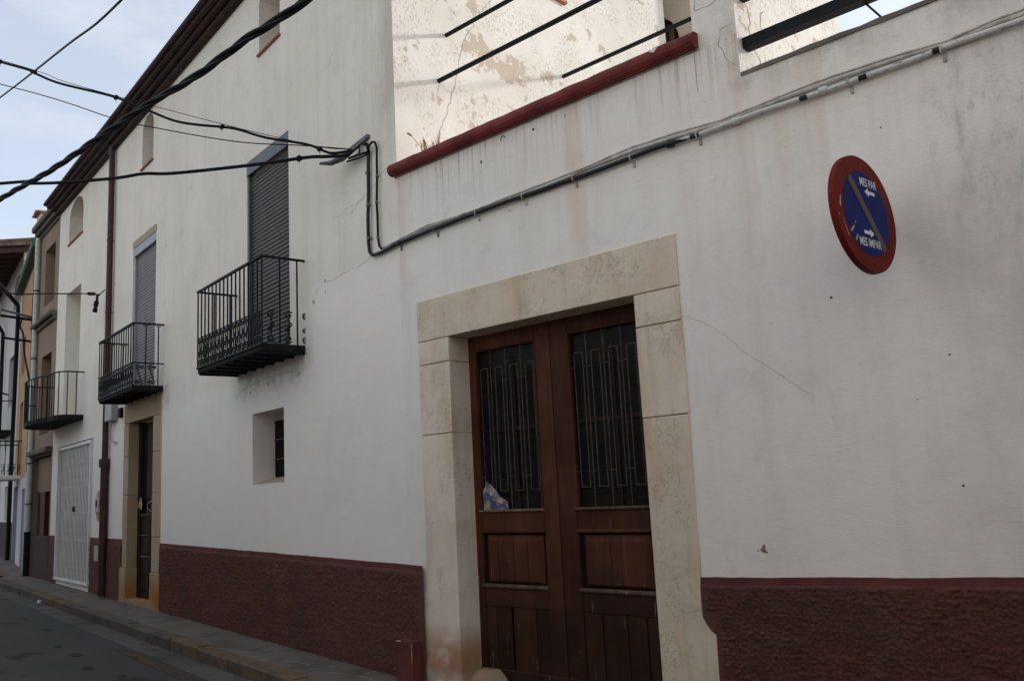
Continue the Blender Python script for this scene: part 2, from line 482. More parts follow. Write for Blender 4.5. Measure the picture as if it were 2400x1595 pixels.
MT = {}
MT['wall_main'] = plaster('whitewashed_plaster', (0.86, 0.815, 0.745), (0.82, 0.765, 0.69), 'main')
MT['wall_tall'] = plaster('cream_plaster', (0.83, 0.775, 0.68), (0.78, 0.72, 0.62), 'tall')
MT['wall_side'] = peeling('peeling_whitewash')
MT['wall_back'] = plaster_plain('beige_plaster', (0.66, 0.58, 0.47))
MT['reveal'] = plaster_plain('reveal_plaster', (0.68, 0.64, 0.58))
MT['roughcast'] = roughcast()
MT['dado_band'] = flat('dado_band_red', (0.125, 0.034, 0.030), 0.85, var=0.25, scale=5)
MT['red_coping'] = flat('red_coping_paint', (0.160, 0.026, 0.022), 0.75, var=0.35, scale=5, bump=0.35)
MT['stone'] = stone('door_stone', (0.78, 0.685, 0.555), (0.71, 0.60, 0.455))
MT['stone_small'] = stone('side_door_stone', (0.44, 0.33, 0.205), (0.40, 0.29, 0.17))
MT['mortar'] = flat('mortar', (0.40, 0.335, 0.255), 0.95)
MT['wood'] = wood('brown_door_wood', (0.120, 0.040, 0.020), (0.076, 0.026, 0.014), 0.85, 0.95)
MT['wood_worn'] = wood('worn_sill_wood', (0.20, 0.14, 0.10), (0.10, 0.045, 0.025), 0.9)
MT['wood_dark'] = wood('dark_door_wood', (0.040, 0.020, 0.014), (0.026, 0.014, 0.011), 0.3)
MT['void'] = flat('dark_interior', (0.012, 0.010, 0.010), 0.9, 0.1)
MT['iron'] = flat('black_iron', (0.008, 0.0075, 0.008), 0.6, 0.15, var=0.4, scale=14)
MT['iron_soft'] = flat('dark_iron_slab', (0.016, 0.015, 0.015), 0.8, 0.12, var=0.4, scale=9)
MT['grille'] = flat('grille_iron', (0.085, 0.072, 0.062), 0.5, 0.3, var=0.4, scale=20)
MT['shutter'] = flat('shutter_slat_plastic', (0.062, 0.055, 0.056), 0.5, 0.4, var=0.15, scale=5)
MT['shutter_box'] = flat('shutter_box_metal', (0.075, 0.075, 0.092), 0.45, 0.45, var=0.12, scale=4)
MT['shutter2'] = flat('grey_shutter_plastic', (0.20, 0.18, 0.178), 0.5, 0.4, var=0.12, scale=5)
MT['shutter_box2'] = flat('grey_shutter_box', (0.27, 0.275, 0.33), 0.45, 0.45, var=0.12, scale=4)
MT['pipe_red'] = flat('downpipe_oxblood', (0.055, 0.014, 0.016), 0.55, 0.4, var=0.35, scale=7)
MT['eave'] = flat('eave_dark_red', (0.034, 0.013, 0.011), 0.7, 0.3, var=0.4, scale=6)
MT['tile'] = flat('terracotta_tile', (0.30, 0.12, 0.07), 0.85, var=0.35, scale=6)
MT['cable'] = flat('cable_black', (0.009, 0.0095, 0.010), 0.65, 0.14, var=0.3, scale=10)
MT['conduit'] = peel_pipe()
MT['cable_beige'] = flat('cable_washed', (0.46, 0.425, 0.37), 0.7, var=0.3, scale=14)
MT['steel'] = flat('zinc_steel', (0.10, 0.108, 0.10), 0.5, 0.5, var=0.3, scale=12)
MT['steel_black'] = flat('painted_black_bar', (0.010, 0.0105, 0.012), 0.6, 0.15, var=0.3, scale=8)
MT['white_metal'] = flat('white_gate_metal', (0.66, 0.64, 0.62), 0.5, 0.4, var=0.1, scale=6)
MT['grey_plastic'] = flat('grey_plastic', (0.33, 0.32, 0.31), 0.5, 0.4, var=0.12, scale=6)
MT['brown_plaster'] = plaster_plain('brown_plaster', (0.30, 0.215, 0.165), 0.2)
MT['brown_cornice'] = plaster_plain('cornice_cement', (0.17, 0.145, 0.115), 0.35)
MT['orange_plaster'] = plaster_plain('orange_plaster', (0.48, 0.285, 0.165))
MT['lavender'] = plaster_plain('lavender_plaster', (0.52, 0.49, 0.56))
MT['white_far'] = plaster_plain('far_white_plaster', (0.64, 0.60, 0.58))
MT['white_sun'] = plaster_plain('chimney_plaster', (0.80, 0.75, 0.66))
MT['green'] = flat('green_gutter', (0.035, 0.095, 0.065), 0.6, var=0.3)
MT['pvc'] = flat('pale_downpipe', (0.50, 0.51, 0.46), 0.6, var=0.12)
MT['pink'] = flat('pink_band_paint', (0.50, 0.24, 0.22), 0.85)
MT['blue_door'] = flat('blue_grey_paint', (0.16, 0.19, 0.24), 0.6)
MT['glass_dark'] = flat('dark_glass', (0.018, 0.019, 0.022), 0.12, 0.5, var=0.2)
MT['crack'] = flat('crack_tan', (0.40, 0.345, 0.285), 0.95, 0.05, var=0.4, scale=20)  # tan tone of the worn cracks and chips themselves
MT['straw'] = flat('dry_grass', (0.40, 0.235, 0.07), 0.9, var=0.4, scale=30)
MT['sign_red'] = None

def sign_red():
    q = M('sign_red_enamel', 0.6, 0.12)
    x, y, z = q.xyz()[:3]
    c = q.mix(q.rng(q.noise(5, 6, 0.6), 0.35, 0.7), (0.150, 0.011, 0.007), (0.115, 0.009, 0.006))
    sc = q.rng(q.noise(1.0, 6, 0.7, q.map((26, 26, 12))), 0.62, 0.66)
    lf = q.rng(x, -0.20, -0.29)
    lf = q.math('MULTIPLY', lf, q.rng(z, 0.12, -0.04))
    c = q.mix(q.math('MULTIPLY', sc, lf), c, (0.50, 0.42, 0.36))
    q.color(c)
    return q.m
MT['sign_red'] = sign_red()
MT['sign_blue'] = flat('sign_blue_enamel', (0.010, 0.018, 0.115), 0.6, 0.1, var=0.12, scale=5)
MT['sign_grey'] = flat('sign_faded_band', (0.12, 0.085, 0.075), 0.6, 0.15, var=0.15, scale=8)
MT['sign_white'] = flat('sign_white_letters', (0.70, 0.70, 0.72), 0.5, 0.3, var=0.08, scale=12)

def asphalt():
    q = M('asphalt', 0.85, 0.25)
    c = q.mix(q.rng(q.noise(0.55, 6, 0.6), 0.3, 0.7), (0.036, 0.034, 0.034), (0.048, 0.045, 0.044))
    c = q.mix(q.rng(q.noise(180, 3, 0.7), 0.45, 0.75), c, (0.075, 0.071, 0.067))
    c = q.mix(q.math('MULTIPLY', q.rng(q.noise(1.7, 4, 0.55, q.map((0.5, 1.6, 1), (3, 8, 0))), 0.62, 0.67), 0.8), c, (0.011, 0.010, 0.010))
    q.color(c)
    q.bump(q.noise(220, 3, 0.7), 0.5, 0.004)
    return q.m
def concrete(name, a, b, stain=(0.06, 0.052, 0.045)):
    q = M(name, 0.88, 0.2)
    c = q.mix(q.rng(q.noise(0.9, 6, 0.6), 0.3, 0.7), a, b)
    c = q.mix(q.math('MULTIPLY', q.rng(q.noise(2.3, 7, 0.7), 0.48, 0.68), 0.75), c, stain)
    c = q.mix(q.math('MULTIPLY', q.rng(q.noise(120, 3, 0.7), 0.5, 0.8), 0.35), c, tuple(min(1, v * 1.5) for v in a))
    q.color(c)
    q.bump(q.noise(70, 6, 0.7), 0.45, 0.006)
    return q.m
def kerb_paint():
    q = M('kerb_yellow_worn', 0.85, 0.2)
    c = q.mix(q.rng(q.noise(3, 6, 0.6), 0.35, 0.65), (0.115, 0.088, 0.070), (0.078, 0.062, 0.050))
    w = q.rng(q.noise(7, 8, 0.72), 0.44, 0.56)
    c = q.mix(q.math('MULTIPLY', w, 0.60), c, (0.20, 0.105, 0.026))
    q.color(c)
    q.bump(q.noise(40, 6, 0.7), 0.5, 0.008)
    return q.m
def worn_line():
    q = M('worn_yellow_line', 0.9, 0.15)
    w = q.rng(q.noise(5, 8, 0.7), 0.42, 0.62)
    q.color(q.mix(w, (0.044, 0.041, 0.040), (0.105, 0.056, 0.025)))
    q.bump(q.noise(200, 3, 0.7), 0.5, 0.004)
    return q.m
MT['asphalt'] = asphalt()
MT['sidewalk'] = concrete('sidewalk_concrete', (0.152, 0.132, 0.115), (0.120, 0.104, 0.091), (0.05, 0.042, 0.036))
MT['gutter'] = concrete('gutter_concrete', (0.105, 0.098, 0.088), (0.070, 0.064, 0.058), (0.035, 0.031, 0.028))
MT['kerb_grey'] = concrete('kerb_stone_grey', (0.110, 0.092, 0.080), (0.078, 0.066, 0.058), (0.04, 0.034, 0.03))
MT['kerb_yellow'] = kerb_paint()
MT['line'] = worn_line()
MT['ground'] = concrete('ground_earth', (0.12, 0.11, 0.10), (0.10, 0.09, 0.08))

# ------------------------------------------------------------------ frames
XS = -5.8763
A1 = R(8.481)
A2 = R(14.481)
A3 = R(11.981)
class Fr:
    def __init__(s, o, a):
        s.o = Vector((o[0], o[1], 0)); s.a = a
        s.u = Vector((math.cos(a), -math.sin(a), 0)); s.n = Vector((math.sin(a), math.cos(a), 0))
    def p(s, x, out, z): return s.o + s.u * x - s.n * out + Vector((0, 0, z))
FM = Fr((XS, 5.0), 0.0)
FL = Fr((XS, 5.0), A1)
o_ = FL.p(-16.35, -0.10, 0)
FO = Fr((o_.x, o_.y), A2)
o_ = FO.p(-6.3, 0, 0)
FW = Fr((o_.x, o_.y), A3)
def zg(s): return 0.0085 * max(0.0, -s)         # pavement height along the left facades

def crack(parent, pts, w=0.006, y=-0.002, jit=0.012, axis='x', name='crack', m=None):
    """thin irregular fissure lying on a wall (x,z) or (y,z)"""
    P = []
    for i in range(len(pts) - 1):
        a, b = Vector(pts[i]), Vector(pts[i + 1])
        n = max(2, int((b - a).length / 0.04))
        for k in range(n):
            P.append(a.lerp(b, k / n))
    P.append(Vector(pts[-1]))
    mb = MB(); L = []
    for i, p in enumerate(P):
        t = (P[min(i + 1, len(P) - 1)] - P[max(i - 1, 0)]).normalized()
        nn = Vector((-t.y, t.x))
        c = p + nn * random.uniform(-jit, jit)
        h = w * 0.5 * random.uniform(0.35, 1.2) * (0.4 if i in (0, len(P) - 1) else 1)
        L.append((c + nn * h, c - nn * h))
    f = (lambda q: (q.x, y, q.y)) if axis == 'x' else (lambda q: (y, q.x, q.y))
    for i in range(len(L) - 1):
        mb.quad(f(L[i][0]), f(L[i][1]), f(L[i + 1][1]), f(L[i + 1][0]))
    return obj(name, mb, m or MT['crack'], parent)

# ================================================================== setting
mb = MB()
mb.quad((-600, -600, -0.75), (600, -600, -0.75), (600, 600, -0.75), (-600, 600, -0.75))
obj('ground', mb, MT['ground'], kind='structure')

# stations along the foot of the facades: (frame, s, offset of kerb)
KW = 0.69
st = [(FM, 40.0), (FM, 12.0), (FM, 5.0), (FM, 2.5), (FM, 0.06)]
st += [(FL, -0.06 - 0.0)] + [(FL, -s) for s in (1, 2, 3, 4, 5, 6, 7, 8, 9, 10, 11, 12, 13, 14, 15, 16)]
st += [(FO, -s) for s in (0.7, 2, 3.5, 5, 6.2)] + [(FW, -s) for s in (1, 3, 6, 12, 30, 60)]
def arc_s(fr, s):
    if fr is FM: return 0.0
    if fr is FL: return s
    if fr is FO: return s - 16.35
    return s - 16.35 - 6.3
WALL, KERB, ROADM, OPP = [], [], [], []
for fr, s in st:
    z = zg(arc_s(fr, s))
    kw = KW if fr in (FM, FL) else 0.60
    WALL.append(fr.p(s, -0.3, z)); KERB.append(fr.p(s, kw, z))
    ROADM.append(fr.p(s, kw + 0.28, z - 0.13)); OPP.append(fr.p(s, 6.3, z - 0.13))
def strip(name, A, B, m, dz=0.0, kind='structure'):
    mb = MB()
    up = Vector((0, 0, dz))
    for i in range(len(A) - 1):
        mb.quad(A[i] + up, A[i + 1] + up, B[i + 1] + up, B[i] + up)
    return obj(name, mb, m, kind=kind)
pave = strip('pavement', WALL, [k + (w - k).normalized() * 0.15 for w, k in zip(WALL, KERB)], MT['sidewalk'])
road = strip('road', [k + Vector((0, 0, -0.13)) for k in KERB], OPP, MT['asphalt'])
gut = strip('gutter', [k + Vector((0, 0, -0.13)) for k in KERB], ROADM, MT['gutter'], 0.004)
# far pavement under the opposite houses
far = [p + (p - q).normalized() * 6 for p, q in zip(OPP, KERB)]
strip('far_pavement', [p + (q - p).normalized() * 0.9 + Vector((0, 0, 0.12)) for p, q in zip(OPP, KERB)], [p + Vector((0, 0, 0.12)) for p in far], MT['sidewalk'])
# worn yellow line along the kerb
mb = MB()
ln = [FL.p(s, 1.02 + 0.01 * math.sin(s * 3), zg(s) - 0.126) for s in (-4.7, -4, -3, -2, -1, 0)] + [FM.p(s, 1.02, -0.126) for s in (0.2, 2, 4)]
ln2 = [FL.p(s, 1.13 + 0.01 * math.sin(s * 2), zg(s) - 0.126) for s in (-4.7, -4, -3, -2, -1, 0)] + [FM.p(s, 1.13, -0.126) for s in (0.2, 2, 4)]
for i in range(len(ln) - 1):
    mb.quad(ln[i], ln[i + 1], ln2[i + 1], ln2[i])
obj('road_marking', mb, MT['line'], kind='structure')

kerb = link('kerb', None, None, kind='structure')
def kerb_stone(fr, s0, s1, m):
    z0, z1 = zg(arc_s(fr, s0)), zg(arc_s(fr, s1))
    kw = KW if fr in (FM, FL) else 0.60
    j = random.uniform
    mb = MB()
    dz, do = j(-0.006, 0.008), j(-0.008, 0.008)
    b = 0.018
    prof = lambda z: [(kw - 0.155, z - 0.2), (kw + do, z - 0.2), (kw + do, z + dz - b), (kw + do - b, z + dz + 0.004), (kw - 0.155, z + dz + 0.004)]
    a = [fr.p(s0, o, z) for o, z in prof(z0)]
    c = [fr.p(s1, o, z) for o, z in prof(z1)]
    n = 5
    mb.add(a + c, [tuple(range(n)), tuple(range(2 * n - 1, n - 1, -1))] + [(i, n + i, n + (i + 1) % n, (i + 1) % n) for i in range(n)])
    return obj('kerb_stone', mb, m, kerb)
s = 0.0
while s > -16:
    ln_ = random.uniform(0.72, 1.08)
    e = max(-16.2, s - ln_)
    mid = (s + e) / 2
    yl = (-4.35 < mid) or (-12.2 < mid < -9.25)
    kerb_stone(FL, e + 0.006, s - 0.006, MT['kerb_yellow'] if yl else MT['kerb_grey'])
    s = e
s = 0.05
while s < 6:
    ln_ = random.uniform(0.8, 1.1)
    kerb_stone(FM, s + 0.006, s + ln_ - 0.006, MT['kerb_yellow']); s += ln_
for fr, a, b in ((FO, -0.4, -6.2), (FW, 0.0, -14.0)):
    s = a
    while s > b:
        kerb_stone(fr, s - 1.0 + 0.008, s - 0.008, MT['kerb_yellow'] if fr is FO else MT['kerb_grey']); s -= 1.0
# pavement cracks
def ground_crack(pts):
    mb = MB(); L = []
    P = []
    for i in range(len(pts) - 1):
        a, b = Vector(pts[i]), Vector(pts[i + 1])
        n = max(2, int((b - a).length / 0.06))
        P += [a.lerp(b, k / n) for k in range(n)]
    P.append(Vector(pts[-1]))
    for i, p in enumerate(P):
        t = (P[min(i + 1, len(P) - 1)] - P[max(i - 1, 0)]).normalized(); nn = Vector((-t.y, t.x))
        c = p + nn * random.uniform(-0.012, 0.012); h = random.uniform(0.002, 0.005)
        g = lambda q: FL.p(q.x, q.y, zg(q.x) + 0.004)
        L.append((g(c + nn * h), g(c - nn * h)))
    for i in range(len(L) - 1):
        mb.quad(L[i][0], L[i][1], L[i + 1][1], L[i + 1][0])
    obj('crack', mb, MT['crack'], pave)
ground_crack([(-1.9, 0.53), (-1.7, 0.36), (-1.25, 0.28), (-0.9, 0.05)])
ground_crack([(-0.95, 0.53), (-0.8, 0.3), (-0.35, 0.2), (-0.1, 0.28)])
ground_crack([(-2.6, 0.53), (-2.35, 0.3), (-2.3, 0.02)])
ground_crack([(-5.2, 0.53), (-5.0, 0.2), (-5.05, 0.0)])
ground_crack([(-7.6, 0.53), (-7.5, 0.25), (-7.1, 0.1)])
ground_crack([(-9.9, 0.53), (-9.7, 0.0)])

# ================================================================== terrace house (main wall)
house = thing('terrace_house', 'white low house with red coping, open roof terrace and brown double door', 'house', FM.o, 0)
DOOR = (0.226, 2.862, -0.2, 3.175)
mb = MB()
holed_wall(mb, 0.0, 12.0, -0.3, 4.10, [(DOOR[0] + 0.02, DOOR[1] - 0.02, -0.3, DOOR[3] - 0.02, 0.34)])
mb.quad((0, 0, 4.10), (3.125, 0, 4.10), (3.125, 0, 4.40), (0, 0, 4.40))
# back and ends of the low block, terrace floor
mb.quad((12, 0, -0.3), (12, 6.2, -0.3), (12, 6.2, 4.1), (12, 0, 4.1))
mb.quad((3.45, 0, 4.10), (12, 0, 4.10), (12, 0.28, 4.10), (3.45, 0.28, 4.10))
mb.quad((12, 0.28, 3.9), (3.125, 0.28, 3.9), (3.125, 0.28, 4.1), (12, 0.28, 4.1))
mb.quad((3.125, 0.28, 3.9), (0, 0.28, 3.9), (0, 0.28, 4.4), (3.125, 0.28, 4.4))
mb.quad((0, 0.28, 3.9), (12, 0.28, 3.9), (12, 6.2, 3.9), (0, 6.2, 3.9))
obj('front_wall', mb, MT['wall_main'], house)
# pillar between the two terrace openings
mb = MB()
X0, X1 = 3.128, 3.446
mb.quad((X0, 0, 4.10), (X1, 0, 4.10), (X1, 0, 7.2), (X0, 0, 7.2))
mb.quad((X0, 1.87, 3.9), (X0, 0, 3.9), (X0, 0, 7.2), (X0, 1.87, 7.2))
mb.quad((X0, 0, 7.2), (X1, 0, 7.2), (X1, 1.87, 7.2), (X0, 1.87, 7.2))
mb.quad((X1, 1.87, 3.9), (X0, 1.87, 3.9), (X0, 1.87, 7.2), (X1, 1.87, 7.2))
pil = obj('terrace_pillar', mb, MT['wall_main'], house)
mb = MB()
mb.quad((X1, 0, 3.9), (X1, 1.87, 3.9), (X1, 1.87, 7.2), (X1, 0, 7.2))
obj('pillar_side', mb, MT['wall_side'], pil)
for pts in ([(3.19, 4.83), (3.15, 4.68), (3.17, 4.67), (3.30, 4.66), (3.43, 4.76)], [(3.438, 4.46), (3.331, 4.468), (3.311, 4.395), (3.317, 4.334), (3.366, 4.223), (3.432, 4.174)], [(3.28, 4.86), (3.30, 4.78), (3.36, 4.70)]):
    crack(house, pts, 0.005)
crack(pil, [(0.10, 4.75), (0.22, 4.6), (0.18, 4.45), (0.30, 4.3), (0.22, 4.16)], 0.012, X1 + 0.002, 0.02, 'y')
crack(pil, [(0.42, 4.72), (0.38, 4.58), (0.45, 4.5)], 0.02, X1 + 0.002, 0.02, 'y')
# coping of the right parapet: thin weathered mortar skim
mb = MB()
n = 90
for i in range(n):
    a, b = 3.45 + i * 0.06, 3.45 + (i + 1) * 0.06
    h0 = 0.028 + 0.012 * mnoise.noise(Vector((a * 7, 1, 3))); h1 = 0.028 + 0.012 * mnoise.noise(Vector((b * 7, 1, 3)))
    p0 = -0.012 - 0.012 * mnoise.noise(Vector((a * 5, 7, 3))); p1 = -0.012 - 0.012 * mnoise.noise(Vector((b * 5, 7, 3)))
    mb.quad((a, p0, 4.102 - h0 * 0.5), (b, p1, 4.102 - h1 * 0.5), (b, p1, 4.102 + h1 * .5), (a, p0, 4.102 + h0 * .5))
    mb.quad((a, p0, 4.102 + h0 * .5), (b, p1, 4.102 + h1 * .5), (b, 0.29, 4.12), (a, 0.29, 4.12))
    mb.quad((a, 0.0, 4.09), (b, 0.0, 4.09), (b, p1, 4.102 - h1 * 0.5), (a, p0, 4.102 - h0 * 0.5))
obj('parapet_coping', mb, concrete('coping_mortar', (0.21, 0.19, 0.16), (0.13, 0.115, 0.10), (0.05, 0.045, 0.04)), house)
# rounded red coping of the left parapet
mb = MB()
N = 70
ring = []
for i in range(N + 1):
    s = -0.035 + (3.165 + 0.035) * i / N
    w = 0.006 * mnoise.noise(Vector((s * 6, 2, 0)))
    row = []
    for k in range(9):
        t = math.pi * (0.5 - k / 8 * 1.25)
        row.append((s, -0.035 - (0.055 + w) * math.cos(t), 4.447 + (0.058 + w) * math.sin(t)))
    row.append((s, -0.001, 4.385))
    row.append((s, 0.30, 4.385)); row.append((s, 0.30, 4.505))
    ring.append(row)
m_ = len(ring[0])
for i in range(N):
    for k in range(m_):
        k2 = (k + 1) % m_
        mb.add([ring[i][k], ring[i + 1][k], ring[i + 1][k2], ring[i][k2]], [(0, 3, 2, 1)], k < 8)
mb.add(ring[0], [tuple(range(m_))]); mb.add(ring[-1], [tuple(range(m_ - 1, -1, -1))])
obj('red_coping', mb, MT['red_coping'], house)
mb = MB()
mb.add([(2.83, -0.093, 4.47), (2.87, -0.095, 4.45), (2.90, -0.09, 4.485), (2.97, -0.08, 4.50), (2.86, -0.075, 4.50)], [(0, 1, 2, 3, 4)])
obj('paint_chip', mb, MT['reveal'], house)

# dado with roughcast relief (built in strips between the openings)
def dado(parent, s0, s1, zb0, zb1, zt0, zt1, cell, amp=0.026, y=-0.008, flat=None):
    band = 0.045
    nx, nz = max(2, int((s1 - s0) / cell)), max(2, int(0.9 / cell))
    vs, fs = [], []
    for i in range(nx + 1):
        t = i / nx; s = s0 + (s1 - s0) * t
        zb = zb0 + (zb1 - zb0) * t - 0.06; zt = zt0 + (zt1 - zt0) * t - band + 0.006 * mnoise.noise(Vector((s * 9, 0, 5)))
        for k in range(nz + 1):
            z = zb + (zt - zb) * k / nz
            p = Vector((s, 0, z))
            d = 0.9 * abs(mnoise.noise(p * 44)) + 0.75 * abs(mnoise.noise(p * 96 + Vector((9, 1, 4)))) + 0.3 * mnoise.noise(p * 8) - 0.15
            e = min(1, k / 2) * min(1, (nz - k) / 2)
            if flat: e *= max(0.0, min(1.0, (s - flat[0] + (0.075 if (z > 0.72 and flat[1] > flat[0]) else 0)) / (flat[1] - flat[0])))
            vs.append((s, y - 0.002 - amp * (0.15 + d) * e, z))
    for i in range(nx):
        for k in range(nz):
            a = i * (nz + 1) + k
            fs.append((a, a + nz + 1, a + nz + 2, a + 1))
    mb = MB(); mb.add(vs, fs, True)
    obj('roughcast_dado', mb, MT['roughcast'], parent)
    mb = MB()
    za, zb_ = zt0 - band - 0.004, zt1 - band - 0.004
    nb = max(2, int((s1 - s0) / 0.05))
    for i in range(nb):
        ta, tb = i / nb, (i + 1) / nb
        pa, pb = s0 + (s1 - s0) * ta, s0 + (s1 - s0) * tb
        wv = lambda p: 0.005 * mnoise.noise(Vector((p * 2.3, 4, 1))) + 0.003 * mnoise.noise(Vector((p * 11, 1, 8)))
        ua, ub = zt0 + (zt1 - zt0) * ta + wv(pa), zt0 + (zt1 - zt0) * tb + wv(pb)
        la, lb = za + (zb_ - za) * ta, za + (zb_ - za) * tb
        mb.quad((pa, y, la), (pb, y, lb), (pb, y, ub), (pa, y, ua))
        mb.quad((pa, y, ua), (pb, y, ub), (pb, 0.0, ub), (pa, 0.0, ua))
    mb.quad((s0, 0, zb0 - .1), (s0, y, zb0 - .1), (s0, y, zt0), (s0, 0, zt0))
    mb.quad((s1, y, zb1 - .1), (s1, 0, zb1 - .1), (s1, 0, zt1), (s1, y, zt1))
    obj('dado_band', mb, MT['dado_band'], parent)
dado(house, DOOR[1] - 0.03, 5.3, 0, 0, 0.917, 0.99, 0.0075, flat=(2.925, 2.965))
dado(house, 5.3, 12, 0, 0, 0.99, 1.02, 0.06)

# stone door surround
sur = part_empty('stone_surround', house)
mb = MB(); y0 = -0.012
mb.box(DOOR[0] + 0.01, 0.600, 0.004, 0.32, -0.2, 2.9)
mb.box(2.50, DOOR[1] - 0.01, 0.004, 0.32, -0.2, 2.9)
mb.box(DOOR[0] + 0.01, DOOR[1] - 0.01, 0.004, 0.32, 2.85, 3.165)
obj('mortar_bed', mb, MT['mortar'], sur)
g = 0.0012
def stone_box(x0, x1, z0, z1, y1=0.33):
    mb = MB(); mb.bbox(x0, x1, y0, y1, z0, z1, 0.004, 0.002)
    obj('stone', mb, MT['stone'], sur)
stone_box(0.222, 2.864, 2.818, 3.175)
LI, RI = 0.606, 2.492
for a, b in ((2.613, 2.812), (2.013, 2.607)):
    stone_box(0.228, LI, a + g, b - g)
for a, b in ((2.585, 2.812), (1.96, 2.579)):
    stone_box(RI, 2.858, a + g, b - g)
# long foot stones with the widened base
def foot(poly):
    mb = MB(); b = 0.006
    cx = sum(p[0] for p in poly) / len(poly); cz = sum(p[1] for p in poly) / len(poly)
    n = len(poly)
    o = [(p[0], y0 + b, p[1]) for p in poly]
    i = [(p[0] - math.copysign(b, p[0] - cx), y0, p[1] - math.copysign(b, p[1] - cz)) for p in poly]
    k = [(p[0], 0.33, p[1]) for p in poly]
    fs = [tuple(n + q for q in range(n))]
    for a in range(n):
        c = (a + 1) % n
        fs += [(a, c, n + c, n + a), (2 * n + a, 2 * n + c, c, a)]
    mb.add(o + i + k, fs)
    return mb
mbl = foot([(0.172, -0.2), (LI, -0.2), (LI, 2.007), (0.230, 2.007), (0.232, 1.2), (0.229, 0.79), (0.215, 0.73), (0.185, 0.68), (0.170, 0.655), (0.176, 0.4), (0.168, 0.2)])
obj('stone', mbl, MT['stone'], sur, label='long left jamb stone with an orange damp stain at its foot')
mbr = foot([(RI, -0.2), (2.915, -0.2), (2.918, 0.3), (2.922, 0.568), (2.89, 0.59), (2.862, 0.625), (2.838, 0.665), (2.828, 0.71), (2.838, 0.92), (2.856, 1.954), (RI, 1.954)])
obj('stone', mbr, MT['stone'], sur)
mb = MB(); mb.box(0.5, 2.6, 0.20, 0.6, -0.2, 0.02)
obj('stone_threshold', mb, MT['stone_small'], sur)
mb = MB()
# darkness behind the doors
mb.quad((0.3, 0.345, -0.2), (2.8, 0.345, -0.2), (2.8, 0.345, 3.2), (0.3, 0.345, 3.2))
obj('door_backing', mb, MT['void'], house)

